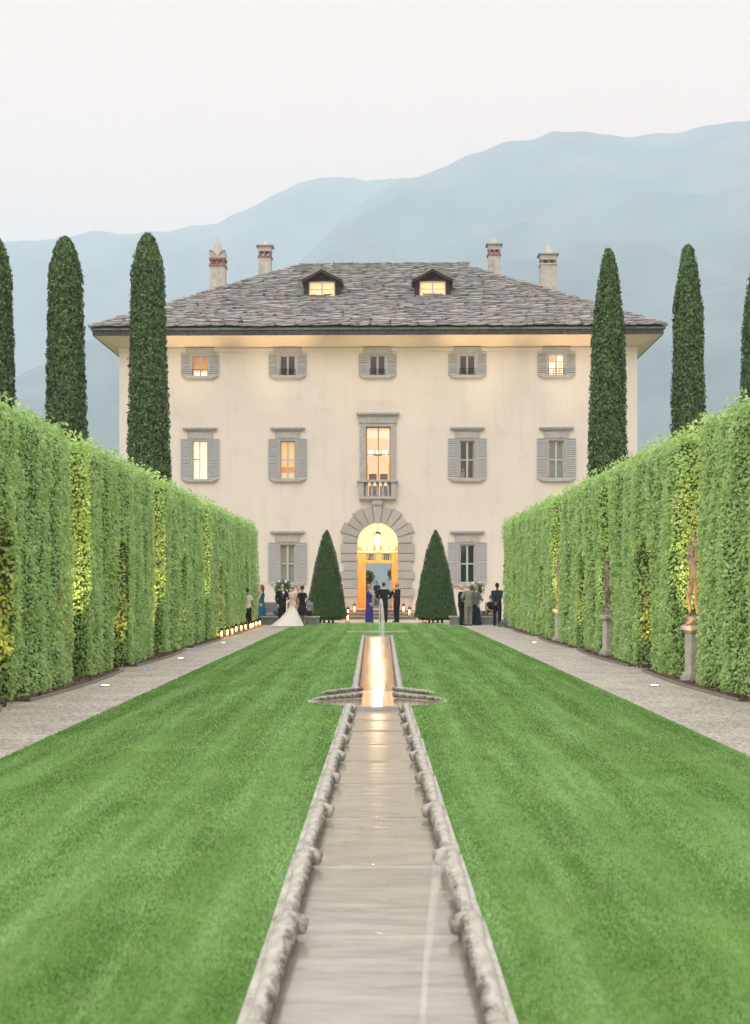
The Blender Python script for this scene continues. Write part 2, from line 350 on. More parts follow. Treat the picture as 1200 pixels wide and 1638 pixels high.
mountain('mountain', [(-1400, 900), (-600, 800), (0, 640), (250, 560), (420, 470), (500, 402), (545, 352), (590, 318), (635, 290), (680, 277), (715, 264), (750, 246), (785, 232), (812, 225), (850, 224), (885, 209), (925, 208), (965, 213), (1000, 216), (1050, 209), (1080, 208), (1110, 198), (1150, 191), (1200, 189), (1400, 150), (1800, 240), (2600, 400)], 3000, 1500, 9)

# ------------------------------------------------------------------ lawn with the water channel cut in it
LH = 3.6
def lawnfar(x): return 59.8+6.0*math.sqrt(max(0, 1-(abs(x)/LH)**2.2))
def lens_y(x, sgn):     # outline of the crossing basin
    k = max(0, 1-(x/1.0)**2)
    return 20.6+(.0 if sgn < 0 else .3)+(-.87*k if sgn < 0 else 1.9*k)
grassm = None
def grass_mat(name, blade):
    m = bpy.data.materials.new(name); m.use_nodes = True; t = m.node_tree; n = t.nodes; l = t.links; b = n['Principled BSDF']
    b.inputs['Roughness'].default_value = .7; b.inputs['Specular IOR Level'].default_value = .25
    g = n.new('ShaderNodeNewGeometry'); sp = n.new('ShaderNodeSeparateXYZ'); l.new(g.outputs['Position'], sp.inputs[0])
    def noise(sc, st, det=5):
        mp = n.new('ShaderNodeMapping'); mp.inputs['Scale'].default_value = st; l.new(g.outputs['Position'], mp.inputs[0])
        q = n.new('ShaderNodeTexNoise'); q.inputs['Scale'].default_value = sc; q.inputs['Detail'].default_value = det; q.inputs['Roughness'].default_value = .65; l.new(mp.outputs[0], q.inputs['Vector'])
        return q.outputs[0]
    def mixc(f, a, c, lo, hi):
        r = n.new('ShaderNodeMapRange'); l.new(f, r.inputs[0]); r.inputs[1].default_value = lo; r.inputs[2].default_value = hi
        x = n.new('ShaderNodeMix'); x.data_type = 'RGBA'; l.new(r.outputs[0], x.inputs[0])
        for s, v in ((6, a), (7, c)):
            if isinstance(v, tuple): x.inputs[s].default_value = (*v, 1)
            else: l.new(v, x.inputs[s])
        return x.outputs[2]
    c = mixc(noise(1.3, (1, .6, 1)), (.112, .235, .046), (.178, .325, .08), .35, .65)
    c = mixc(noise(.9, (4.5, .22, 1), 2), c, (.225, .39, .13), .45, .72)           # mowing stripes along the lawn: sheen of leaning blades put into the colour
    c = mixc(noise(26, (1, 1, 1), 3), c, (.085, .19, .03), .45, .8)
    c = mixc(noise(7, (1, .6, 1), 4), c, (.19, .27, .11), .58, .85)
    if blade:
        r2 = n.new('ShaderNodeMapRange'); l.new(g.outputs['Random Per Island'], r2.inputs[0]); r2.inputs[3].default_value = .75; r2.inputs[4].default_value = 1.3
        v = n.new('ShaderNodeVectorMath'); v.operation = 'SCALE'; l.new(c, v.inputs[0]); l.new(r2.outputs[0], v.inputs['Scale']); c = v.outputs[0]
    l.new(c, b.inputs['Base Color'])
    if blade:
        tr = n.new('ShaderNodeBsdfTranslucent'); ms = n.new('ShaderNodeMixShader'); ms.inputs[0].default_value = .25
        l.new(c, tr.inputs[0]); l.new(b.outputs[0], ms.inputs[1]); l.new(tr.outputs[0], ms.inputs[2]); l.new(ms.outputs[0], n['Material Output'].inputs[0])
    else:
        bp = n.new('ShaderNodeBump'); bp.inputs['Strength'].default_value = .8; bp.inputs['Distance'].default_value = .03
        l.new(noise(45, (1, 1, 1), 4), bp.inputs['Height']); l.new(bp.outputs[0], b.inputs['Normal'])
    return m
lawnm = grass_mat('lawn_turf', False); bladem = grass_mat('grass_blade', True)
def cx_(y): return .452-.067*(y-5)/14.6 if y < 21 else .345+.115*(y-22)/26
def edge_in(y):      # inner edge of the lawn beside the channel
    if y < 48.1: e = cx_(y)+.075
    else: e = 0
    if 19.75 < y < 22.8:
        for sg in (-1, 1):
            pass
        if y < 20.6: k = (20.6-y)/.87; e = max(e, math.sqrt(max(0, 1-k)))
        elif y > 20.9: k = (y-20.9)/1.9; e = max(e, math.sqrt(max(0, 1-k)))
        else: e = 1.0
    return e
b = MB(); ys = list(np.arange(1, 19.7, .5))+list(np.arange(19.7, 22.9, .06))+list(np.arange(23, 48, .6))+[48.09, 48.11]+list(np.arange(48.5, 66, .25))
for sg in (-1, 1):
    rows = []
    for y in ys:
        # half width of the lawn at this y (rounded far end)
        if y <= 59.8: xo = LH
        else:
            q = (y-59.8)/6.0
            if q >= 1: break
            xo = LH*(1-q*q)**(1/2.2)
        xi = edge_in(y); 
        rows.append([(sg*(xi+(xo-xi)*t), y, .03*math.sin(t*PI)+.012) for t in np.linspace(0, 1, 9)])
    vs = [p for r_ in rows for p in r_]; k = 9
    fs = []
    for j in range(len(rows)-1):
        for i in range(k-1):
            f = (j*k+i, j*k+i+1, (j+1)*k+i+1, (j+1)*k+i); fs.append(f if sg > 0 else f[::-1])
    b.add(vs, fs, lawnm, True)
tag(b.build('lawn'), kind='structure')
# blades of grass near the camera: too many to count
def blades(n):
    y = 4.5*(64/4.5)**RNG.uniform(0, 1, n*2); x = RNG.uniform(-1, 1, n*2)*np.minimum(LH, y*.275+.3)
    tab = np.linspace(4, 66, 2000); li = np.interp(y, tab, [edge_in(v) for v in tab])
    lo = np.interp(y, tab, [LH if v < 59.8 else LH*max(0, 1-((v-59.8)/6)**2)**(1/2.2) for v in tab])
    vis = (np.abs(x) > li) & (np.abs(x) < lo); x = x[vis][:n]; y = y[vis][:n]; li = li[vis][:n]; lo = lo[vis][:n]; m_ = len(x)
    wd = .00042*y; ht = .028-.00022*y
    a = RNG.uniform(0, 2*PI, m_); ln = RNG.normal(0, .45, (m_, 2))*ht[:, None]; h_ = ht*RNG.uniform(.5, 1.15, m_)
    # mowing stripes: alternate bands lean towards or away from the villa
    ln[:, 1] += np.clip(np.sin(np.abs(x)*PI/.36+.5*np.sin(y*.13))*2.5, -1, 1)*.42*ht
    V = np.empty((m_, 3, 3)); z0 = .03*np.sin((np.abs(x)-li)/np.maximum(lo-li, .1)*PI)+.004
    V[:, 0] = np.stack([x-np.cos(a)*wd, y-np.sin(a)*wd, z0], 1); V[:, 1] = np.stack([x+np.cos(a)*wd, y+np.sin(a)*wd, z0], 1)
    V[:, 2] = np.stack([x+ln[:, 0], y+ln[:, 1], z0+h_], 1)
    return V.reshape(-1, 3)
V = blades(620000)
tag(bare('grass', V, 3, [bladem]), kind='stuff')

# edging and mulch beds at the hedge foot
NICHE = [(19.2, 20.7), (28.4, 29.9), (37.6, 39.1), (46.8, 48.3), (56.0, 57.5)]
STAT = [24.9, 34.1, 43.3]
def bed(sg, xe, name, label):
    ybr = [12]+[v for a, c in NICHE for v in (a-.1, c+.1)]+[63.0]
    root = empty(name, (sg*xe, 12, 0), label=label, cat='flower bed')
    mlt = MB()
    for i in range(0, len(ybr), 2):
        a, c = ybr[i]-12, ybr[i+1]-12
        bul = lambda t: .12*math.sin(PI*t)
        n_ = 14; pts = [(-sg*bul(t), a+(c-a)*t) for t in np.linspace(0, 1, n_)]
        poly = [(-sg*bul(t)+0, a+(c-a)*t) for t in np.linspace(0, 1, n_)]+[(sg*2.2, c), (sg*2.2, a)]
        if sg > 0: poly = poly[::-1]
        mlt.slab(poly, 0.0, .035, mulch); ed = MB()
        for j in range(n_-1):
            (x0, y0), (x1, y1) = pts[j], pts[j+1]
            ed.slab([(x0-.03, y0), (x0, y0), (x1, y1), (x1-.03, y1)][::-1] if sg > 0 else [(x0, y0), (x0+.03, y0), (x1+.03, y1), (x1, y1)][::-1], 0, .045, edging)
        ed.build('stone_edging', root)
    mlt.build('mulch', root)
    # loose bark chips
    n_ = 2600; y = RNG.uniform(6, 50, n_); x = sg*RNG.uniform(.0, .45, n_); V = []
    P = np.stack([x, y, RNG.uniform(.035, .06, n_)], 1)
    o = leaves('bark_chips', P, np.tile([0, 0, 1.], (n_, 1)), .06, mat('bark_chip', (.12, .07, .045), .9, island=[(.05, .03, .02), (.2, .12, .09), (.1, .06, .04)]), root, tilt=.8)
    return root
bed(1, BEDR, 'mulch_bed', 'dark bark mulch bed with thin stone edging at the foot of the right hedge')
bed(-1, BEDL, 'mulch_bed', 'dark bark mulch bed with thin stone edging at the foot of the left hedge')

# ------------------------------------------------------------------ channel
LOGY = [5.25, 7.06, 8.8, 10.6, 12.4, 14.0, 15.5, 16.9, 18.25, 19.55]
def lvl(i): return -.052+.0022*i
wb = MB(); prof = [(3.2, lvl(0))]
for i, y in enumerate(LOGY[:-1]):
    a, c = lvl(i), lvl(i+1)
    prof += [(y-.10, a), (y-.05, a+.002), (y-.01, a+.010), (y+.03, a+.001), (y+.06, c-.003), (y+.12, c)]
prof += [(19.72, lvl(9))]
nx = 12; vs = [(x*cx_(y), y, z) for y, z in prof for x in np.linspace(-1, 1, nx)]
fs = [(j*nx+i, j*nx+i+1, (j+1)*nx+i+1, (j+1)*nx+i) for j in range(len(prof)-1) for i in range(nx-1)]
wb.add(vs, fs, waterm, True); tag(wb.build('channel_water'), kind='structure')
wb = MB(); wb.add([(-.35, 22.2, -.012), (.35, 22.2, -.012), (.46, 47.9, -.012), (-.46, 47.9, -.012)], [(0, 1, 2, 3)], waterfar); tag(wb.build('channel_water'), kind='structure')
# stone channel box
cb = MB()
for y0, y1 in ((3.0, 19.74), (22.6, 47.9)):
    for sg in (-1, 1):
        a_, c_ = cx_(y0), cx_(y1); pl = [(sg*(a_-.03), y0), (sg*.58, y0), (sg*.58, y1), (sg*(c_-.03), y1)]
        cb.slab(pl if sg > 0 else pl[::-1], -.35, .004, greystone if y0 > 20 else mosslog)
    cb.box(-.30, .30, y0, y1, -.36, -.3, greystone)
cb.box(-.57, .57, 47.9, 48.1, -.35, .03, greystone)
cb.box(-1.1, 1.1, 51.75, 52.15, .0, .065, greystone)
chan = cb.build('stone_channel'); tag(chan, 'long stone lined water channel running down the middle of the lawn', 'water channel')

# logs: carved coping stones with a scroll at the far end
def log_mesh(sg, ln, seed):
    b = MB(); r_ = random.Random(seed); n_ = 9
    pts = [(sg*(.0+.004*r_.uniform(-1, 1)), ln*t, 0) for t in np.linspace(0, 1, n_)]
    rad = [.041+.021*t+.004*r_.uniform(-1, 1) for t in np.linspace(0, 1, n_)]
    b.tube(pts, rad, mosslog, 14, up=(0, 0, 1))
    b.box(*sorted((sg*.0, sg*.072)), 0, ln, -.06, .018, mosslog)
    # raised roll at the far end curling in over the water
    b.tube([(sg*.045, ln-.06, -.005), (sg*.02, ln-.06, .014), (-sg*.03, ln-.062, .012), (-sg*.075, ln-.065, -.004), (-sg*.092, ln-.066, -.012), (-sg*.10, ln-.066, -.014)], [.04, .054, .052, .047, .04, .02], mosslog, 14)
    return b
for sg, side in ((-1, 'left'), (1, 'right')):
    for i in range(len(LOGY)):
        y0 = LOGY[i-1] if i else 3.3; ln = LOGY[i]-y0-.01
        o = log_mesh(sg, ln, i*2+(sg > 0)).build('coping_stone', loc=(sg*cx_(y0), y0, .012), bevel=0)
        o.rotation_euler = (R(.25), 0, sg*R(.26)+R(random.uniform(-.2, .2)))
        ords = ['nearest to the camera', 'second from the camera', 'third from the camera', 'fourth from the camera', 'fifth from the camera', 'sixth from the camera', 'seventh from the camera', 'third from the basin', 'second from the basin', 'touching the basin'][i]
        tag(o, 'lichened scroll ended stone on the %s channel rim, %s' % (side, ords), 'coping stone', 'scroll ended coping stones along the water channel')
    bb = MB(); n_ = 40
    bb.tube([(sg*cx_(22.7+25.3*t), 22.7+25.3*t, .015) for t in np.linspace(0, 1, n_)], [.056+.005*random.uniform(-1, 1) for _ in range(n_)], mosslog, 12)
    tag(bb.build('coping_bar'), 'long straight lichened round coping along the %s side of the far channel' % side, 'coping stone')
# crossing basin
cr = empty('crossing_basin', (0, 20.5, 0), label='lens shaped shallow stone basin crossing the channel in mid lawn', cat='basin')
xs = np.linspace(-1, 1, 41); poly = [(x, lens_y(x, -1)-20.5) for x in xs]+[(x, lens_y(x, 1)-20.5) for x in xs[::-1]]
bb = MB(); bb.slab(poly, -.3, .012, greystone); bb.build('basin_slab', cr)
bb = MB(); ws = [(x*.965, y*.93) for x, y in poly]; bb.slab(ws, .012, .017, water_mat('basin_water_film', (.30, .25, .2), .08, 5, .15)); bb.build('basin_water', cr)
for sg in (-1, 1):
    for (xa, ya, xb, yb) in ((.93, .05, .25, .75), (.86, 1.25, .25, 2.05)):
        bb = MB(); bb.tube([(sg*(xa+(xb-xa)*t), ya+(yb-ya)*t+.05*math.sin(PI*t), .052+.012*t) for t in np.linspace(0, 1, 9)], [.014, .026, .03, .032, .034, .035, .036, .038, .036], mosslog, 12); bb.build('basin_rim_bar', cr)

# fountain jets
jetm = mat('falling_water', (.85, .87, .88), .25, (.7, .73, .75), 30, spec=.6)
def jet_mat(name, a):
    m = bpy.data.materials.new(name); m.use_nodes = True; n = m.node_tree.nodes; l = m.node_tree.links; b_ = n['Principled BSDF']
    b_.inputs['Base Color'].default_value = (.9, .92, .93, 1); b_.inputs['Roughness'].default_value = .3; b_.inputs['Alpha'].default_value = a
    tcn = n.new('ShaderNodeTexCoord'); q = n.new('ShaderNodeTexNoise'); q.inputs['Scale'].default_value = 24; mp_ = n.new('ShaderNodeMapping'); mp_.inputs['Scale'].default_value = (2, 2, .3)
    l.new(tcn.outputs['Object'], mp_.inputs[0]); l.new(mp_.outputs[0], q.inputs['Vector'])
    r_ = n.new('ShaderNodeMapRange'); l.new(q.outputs[0], r_.inputs[0]); r_.inputs[1].default_value = .35; r_.inputs[2].default_value = .7; r_.inputs[3].default_value = a*.4; r_.inputs[4].default_value = a*1.2
    l.new(r_.outputs[0], b_.inputs['Alpha'])
    return m
jf = jet_mat('jet_water', .5); jn = jet_mat('near_jet_water', .16)
b = MB(); 
b.tube([(.0, 0, -.05), (-.005, 0, .5), (.0, 0, 1.0), (.012, 0, 1.24)], [.018, .016, .018, .02], jf, 8)
b.tube([(.012, 0, 1.24), (.04, -.02, 1.27), (.075, -.04, 1.15), (.10, -.06, .85), (.115, -.08, .4), (.125, -.1, -.05)], [.02, .026, .03, .03, .028, .03], jf, 8)
b.tube([(.012, 0, 1.24), (.03, .02, 1.22), (.05, .04, 1.05), (.06, .05, .6), (.065, .06, -.05)], [.018, .02, .022, .024, .026], jf, 8)
o = b.build('fountain_jet', loc=(.07, 46.4, 0)); tag(o, 'thin tall water jet rising at the far end of the channel before the door', 'fountain')
b = MB()
b.tube([(.0, 0, -.05), (.02, .03, .2), (.05, .06, .45), (.068, .08, .58), (.085, .1, .60), (.10, .12, .55), (.118, .14, .42)], [.012, .014, .017, .022, .024, .02, .014], jn, 10)
o = b.build('fountain_jet', loc=(.17, 5.55, 0)); tag(o, 'blurred low arc of water spurting near the camera over the channel', 'fountain')

# ------------------------------------------------------------------ hedges
def hedge(sg, P0, top, yend, label):
    """P0: distance of the clipped face from the axis"""
    root = empty('clipped_hedge', (sg*P0, 12, 0), label=label, cat='hedge')
    y0, y1, TH = 12.0, yend, 2.0
    rec = [(s-.55, s+1.2) for s in STAT]; REC = .95; ND = 1.5; NT = 2.55
    def wav(y, z):
        p = np.stack([y, z*.25], 1); q = np.stack([y, z], 1)
        return .09*vnoise(p, 1.5, 5+sg)+.085*np.abs(np.sin(y*PI/1.53+.4+.9*vnoise(p*np.array([1, .3]), .8, 77)))**.7-.04+.05*vnoise(p, 4.2, 61)+.045*vnoise(q, 5.5, 8+sg)+.02*(z-2)*0
    P = []; Nn = []; Sz = []
    def plane(n, fy, fx, fz, nrm, dep=.16):
        Y = fy(n); X = fx(n); Z = fz(n); return Y, X, Z
    def put(X, Y, Z, nrm, s):      # X = inward depth behind the clipped face
        P.append(np.stack([sg*X, Y-12, Z], 1)); Nn.append(np.tile(nrm, (len(X), 1)).astype(float)); Sz.append(s)
    U = RNG.uniform
    dens = lambda y: np.where(y < 36, 1.0, .62)
    # clipped face
    n = int((y1-y0)*top*900); Y = U(y0, y1, n); Z = top*U(0, 1, n)
    keep = U(0, 1, n) < dens(Y)
    for a, c in rec: keep &= ~((Y > a) & (Y < c))
    arch = lambda Y, a, c: NT-.35*((Y-(a+c)/2)/((c-a)/2))**2
    for a, c in NICHE: keep &= ~((Y > a) & (Y < c) & (Z < arch(Y, a, c)))
    Y = Y[keep]; Z = Z[keep]; top_in = np.maximum(0, Z-(top-.35))**2*1.2
    X = -wav(Y, Z)+top_in+U(-.04, .035, len(Y))+np.where(U(0, 1, len(Y)) < .18, U(0, .14, len(Y)), 0); Z = Z+.02
    put(X, Y, Z, (-sg, -.6, .75), np.where(Y < 36, .058, .082)*U(.8, 1.2, len(Y)))
    # top
    n = int((y1-y0)*TH*330); Y = U(y0, y1, n); X = U(0, TH, n)
    q = np.stack([Y, X], 1); Z = top+.05*vnoise(q, 2.2, 31)+.04*vnoise(q, 7, 32)-.3*np.maximum(0, .25-X)**1.0+U(-.08, .07, n)
    keep = np.ones(n, bool)
    for a, c in rec: keep &= ~((Y > a) & (Y < c) & (X < REC*.8))
    put(X[keep], Y[keep], Z[keep], (0, 0, 1), np.full(keep.sum(), .085))
    # shoots standing up out of the top edge
    n = int((y1-y0)*60); Y = U(y0, y1, n); X = U(-.05, .9, n); put(X, Y, top+U(0, .14, n), (0, 0, .2), np.full(n, .08))
    # recesses behind statues: two side walls and a back wall, full height
    for a, c in rec:
        for yy, ny in ((a, 1), (c, -1)):
            n = int(REC*top*1000); X = U(-.02, REC, n); Z = U(0, top, n); Y = yy-ny*.05*vnoise(np.stack([X, Z], 1), 4, 3)+U(-.09, .06, n)*ny
            put(X, Y, Z, (-sg*.3, ny, .2), np.full(n, .06))
        n = int((c-a)*top*1400); Y = U(a, c, n); Z = U(0, top, n); X = REC-.06*vnoise(np.stack([Y, Z], 1), 4, 9)+U(-.08, .1, n)
        put(X, Y, Z, (-sg, 0, .2), np.full(n, .075))
    for a, c in NICHE:
        for yy, ny in ((a, 1), (c, -1)):
            n = int(ND*NT*420); X = U(0, ND, n); Z = U(0, NT-.3, n); Y = yy+U(-.12, .12, n)*ny
            put(X, Y, Z, (-sg*.3, ny, 0), np.full(n, .08))
        n = int((c-a)*NT*420); Y = U(a, c, n); Z = U(0, NT, n); X = ND+U(-.1, .1, n); put(X, Y, Z, (-sg, 0, 0), np.full(n, .08))
        n = int((c-a)*ND*420); Y = U(a, c, n); X = U(0, ND, n); Z = arch(Y, a, c)+U(-.08, .08, n); put(X, Y, Z, (0, 0, -1), np.full(n, .08))
    # far end
    n = int(TH*top*420); X = U(0, TH, n); Z = U(0, top, n); Y = y1+.05*vnoise(np.stack([X, Z], 1), 4, 2)+U(-.1, .1, n); put(X, Y, Z, (0, 1, .1), np.full(n, .09))
    n = int(TH*top*200); X = U(0, TH, n); Z = U(0, top, n); put(X, np.full(n, y0)+U(-.05, .05, n), Z, (0, -1, .1), np.full(n, .09))
    leaves('foliage', np.concatenate(P), np.concatenate(Nn), np.concatenate(Sz), hedgeleaf, root, up=.15, tilt=.85, ratio=.62)
    # woody dark core
    cb = MB(); cuts = sorted(set([y0, y1]+[v for ac in rec+NICHE for v in ac]))
    for a, c in zip(cuts[:-1], cuts[1:]):
        m_ = (a+c)/2
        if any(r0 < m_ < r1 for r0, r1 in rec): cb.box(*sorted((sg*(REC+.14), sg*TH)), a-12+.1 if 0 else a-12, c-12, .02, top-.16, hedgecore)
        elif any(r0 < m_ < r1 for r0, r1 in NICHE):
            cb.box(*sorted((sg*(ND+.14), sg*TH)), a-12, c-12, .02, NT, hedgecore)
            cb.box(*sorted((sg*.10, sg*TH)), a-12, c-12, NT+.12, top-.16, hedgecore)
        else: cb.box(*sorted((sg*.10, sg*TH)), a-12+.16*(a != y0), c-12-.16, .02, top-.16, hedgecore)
    cb.build('branch_core', root)
    return root
PR, PL = 5.42, 5.2
hedge(1, PR, 4.42, 61.8, 'tall clipped green hedge with statue recesses along the right gravel path')
hedge(-1, PL, 4.25, 61.8, 'tall clipped green hedge with lit recesses along the left gravel path')

# ------------------------------------------------------------------ cypresses and cone topiary
def cypress(px, y, topz, rad, tipw, label, lean=0, seed=0):
    x = (px-604)/F*y; Ht = topz
    root = empty('cypress_tree', (x, y, 0), label=label, cat='tree', group='cypresses beyond the hedges')
    t_ = MB(); t_.tube([(0, 0, 0), (0, 0, 1.5), (0, 0, Ht*.9)], [.22, .18, .03], bark, 10); t_.build('trunk', root)
    rr = np.random.default_rng(seed+50); n = int(2*PI*rad*Ht*400)
    Z = rr.uniform(.5, Ht, n); A = rr.uniform(0, 2*PI, n)
    t = Z/Ht
    pr = rad*np.clip(1-.42*t, 0, 1)*np.clip((1-t)/tipw, 0, 1)**.45*np.clip(t/.05, .5, 1)
    q = np.stack([np.cos(A)*pr*1.0, np.sin(A)*pr*1.0, Z*.28], 1)
    lump = 1+.035*vnoise(q, 3.2, seed)+.035*vnoise(np.stack([np.cos(A)*1.3, np.sin(A)*1.3, Z*1.3], 1), 2.6, seed+1)
    tuft = vnoise(np.stack([np.cos(A)*2, np.sin(A)*2, Z*1.7], 1), 4.5, seed+2)
    rd = pr*lump+.06*tuft+rr.uniform(-.16, .05, n)
    P = np.stack([rd*np.cos(A)+lean*(t), rd*np.sin(A), Z], 1); Nm = np.stack([np.cos(A), np.sin(A), np.full(n, .5)], 1)
    leaves('crown', P, Nm, .145, cypleaf, root, up=1.1, tilt=.8, ratio=.42)
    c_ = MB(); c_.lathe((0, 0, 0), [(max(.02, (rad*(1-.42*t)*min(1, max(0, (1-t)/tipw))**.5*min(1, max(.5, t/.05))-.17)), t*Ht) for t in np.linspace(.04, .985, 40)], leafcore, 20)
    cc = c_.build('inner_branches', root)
    if lean:
        for v in cc.data.vertices: v.co.x += lean*v.co.z/Ht
    return root
topz = lambda py, y: H+(HZ-py)*y/F
cypress(241, 56, topz(374, 56), .95, .09, 'broad dark cypress standing before the left part of the villa facade', -.12, 1)
cypress(110, 55, topz(379, 55), .94, .09, 'dark cypress left of the villa, second from the left photo edge', -.15, 2)
cypress(-7, 54, topz(381, 54), .90, .09, 'dark cypress cut by the left edge of the photo', 0, 3)
cypress(970, 56, topz(399, 56), .88, .22, 'slim pointed cypress standing before the right end of the villa facade', .1, 4)
cypress(1101, 55, topz(393, 55), .78, .16, 'slim dark cypress right of the villa against the blue mountain', 0, 5)
cypress(1213, 54, topz(415, 54), .82, .18, 'dark cypress cut by the right edge of the photo', 0, 6)

def topiary(px, y, ht, rad, label, seed):
    x = (px-604)/F*y; root = empty('topiary_cone', (x, y, 0), label=label, cat='topiary', group='cone topiaries beside the door')
    t_ = MB()
    for dx, dy in ((-.12, 0), (.1, .05), (.3, -.05), (-.3, .1)): t_.tube([(dx, dy, 0), (dx*.8, dy, .5), (dx*.2, 0, 1.6)], [.05, .045, .03], bark, 8)
    t_.build('trunk', root)
    rr = np.random.default_rng(seed); n = 20000
    u = rr.uniform(0, 1, n*2); u = u[rr.uniform(0, 1, n*2) < (1.06-u)**.7][:n]; n = len(u); A = rr.uniform(0, 2*PI, n)
    pr = rad*(1-u)**.62*np.clip(u/.12+.78, 0, 1)
    Z = .22+u*(ht-.22)
    tuft = vnoise(np.stack([np.cos(A)*2, np.sin(A)*2, Z*2.4], 1), 4, seed)
    rd = pr+.03*tuft+rr.uniform(-.10, .02, n)
    leaves('foliage', np.stack([rd*np.cos(A), rd*np.sin(A), Z+.05*(u < .03)*tuft], 1), np.stack([np.cos(A), np.sin(A), np.full(n, .35)], 1), .075, yewleaf, root, up=.5, tilt=.9, ratio=.4)
    n2 = 1500; A = rr.uniform(0, 2*PI, n2); rd = rad*.8*np.sqrt(rr.uniform(0, 1, n2)); leaves('skirt_foliage', np.stack([rd*np.cos(A), rd*np.sin(A), .22+rr.uniform(-.07, .08, n2)], 1), np.tile([0, 0, -1.], (n2, 1)), .085, yewleaf, root)
    c_ = MB(); c_.lathe((0, 0, 0), [(max(.01, rad*(1-u)**.62*min(1, u/.12+.78)-.11), .26+u*(ht-.3)) for u in np.linspace(0, .96, 24)], leafcore, 20); c_.build('inner_branches', root)
topiary(522.5, 66, H+(HZ-848)*66/F, .93, 'clipped yew cone left of the arched door, lit spots glinting through it', 71)
topiary(697, 66, H+(HZ-848)*66/F, .99, 'dense dark clipped yew cone right of the arched door', 72)

# ------------------------------------------------------------------ villa
VY = 74.0; SC = F/VY
villa = empty('villa', (0, VY, 0), R(-1.0), label='large cream three storey villa with hipped stone slate roof and lit arched door', cat='villa')
fx = lambda px: (px-604.5)/SC
fz = lambda py: H+(HZ-py)/SC
WX = 13.26; EO = 1.136; WTOP = fz(555); DEP = 18.0
BX = [320, 460.5, 604.5, 748, 890]
AR, SPR, THR = 1.03, fz(869), .48
ops = []
for cx in BX:
    ops.append((fx(cx-14.5), fx(cx+14.5), fz(600.5), fz(566)))
    if cx != 604.5: ops.append((fx(cx-15), fx(cx+15), fz(766), fz(702))); ops.append((fx(cx-15), fx(cx+15), fz(932.5), fz(868)))
ops.append((fx(584.5), fx(627), fz(794), fz(682)))
ops.append((-AR, AR, THR, SPR+AR+.0))
wl = MB()
xs = sorted(set([-WX, WX]+[v for o_ in ops for v in o_[:2]])); zs = sorted(set([0, WTOP]+[v for o_ in ops for v in o_[2:]]))
for x0, x1 in zip(xs[:-1], xs[1:]):
    for z0, z1 in zip(zs[:-1], zs[1:]):
        mx_, mz_ = (x0+x1)/2, (z0+z1)/2
        if any(a < mx_ < b_ and c < mz_ < d for a, b_, c, d in ops): continue
        wl.add([(x0, 0, z0), (x1, 0, z0), (x1, 0, z1), (x0, 0, z1)], [(0, 1, 2, 3)], plaster)
WT = .45
for a, b_, c, d in ops[:-1]:
    wl.add([(a, 0, c), (b_, 0, c), (b_, 0, d), (a, 0, d), (a, WT, c), (b_, WT, c), (b_, WT, d), (a, WT, d)], [(0, 4, 5, 1), (3, 2, 6, 7), (0, 3, 7, 4), (1, 5, 6, 2)], plaster)
na = 24; arc = [(AR*math.cos(PI*i/na), SPR+AR*math.sin(PI*i/na)) for i in range(na+1)]
for i in range(na):     # spandrels above the arch
    (xa, za), (xb, zb) = arc[i], arc[i+1]; zt = SPR+AR
    wl.add([(xa, 0, za), (xb, 0, zb), (xb, 0, zt), (xa, 0, zt)], [(0, 3, 2, 1)], plaster)
    wl.add([(xa, 0, za), (xb, 0, zb), (xb, .6, zb), (xa, .6, za)], [(0, 1, 2, 3)], voussoirm)
for sg in (-1, 1): wl.add([(sg*AR, 0, THR), (sg*AR, .6, THR), (sg*AR, .6, SPR), (sg*AR, 0, SPR)], [(0, 1, 2, 3)], voussoirm)
# side and back walls
for sg in (-1, 1): wl.add([(sg*WX, 0, 0), (sg*WX, DEP, 0), (sg*WX, DEP, WTOP), (sg*WX, 0, WTOP)], [(0, 1, 2, 3)], plaster)
wl.add([(-WX, DEP, 0), (-1.3, DEP, 0), (-1.3, DEP, WTOP), (-WX, DEP, WTOP)], [(0, 1, 2, 3)], plaster)
wl.add([(1.3, DEP, 0), (WX, DEP, 0), (WX, DEP, WTOP), (1.3, DEP, WTOP)], [(0, 1, 2, 3)], plaster)
wl.add([(-1.3, DEP, 3.9), (1.3, DEP, 3.9), (1.3, DEP, WTOP), (-1.3, DEP, WTOP)], [(0, 1, 2, 3)], plaster)
wl.box(-WX-.03, WX+.03, -.05, 0.002, fz(562), fz(557), plaster)     # string course under the cove
wl.build('wall', villa)
# rooms behind windows kept dark
rm = MB()
for z0, z1 in ((THR, 5.4), (5.6, 10.6), (10.8, 13.8)):
    if z0 < 1:
        for sg in (-1, 1): rm.box(*sorted((sg*2.1, sg*(WX-.3))), .6, 5, z0, z1, darkroom)
    else: rm.box(-WX+.3, WX-.3, 3.5, 5, z0, z1, darkroom)
rm.box(-WX+.3, WX-.3, .46, 5, 5.42, 5.58, darkroom); rm.box(-WX+.3, WX-.3, .46, 5, 10.62, 10.78, darkroom)
for x_ in (-WX+.3, -7, -2.4, 2.4, 7, WX-.5): rm.box(x_, x_+.1, .5, 5, 5.6, 13.6, darkroom)
rm.build('interior_partitions', villa)

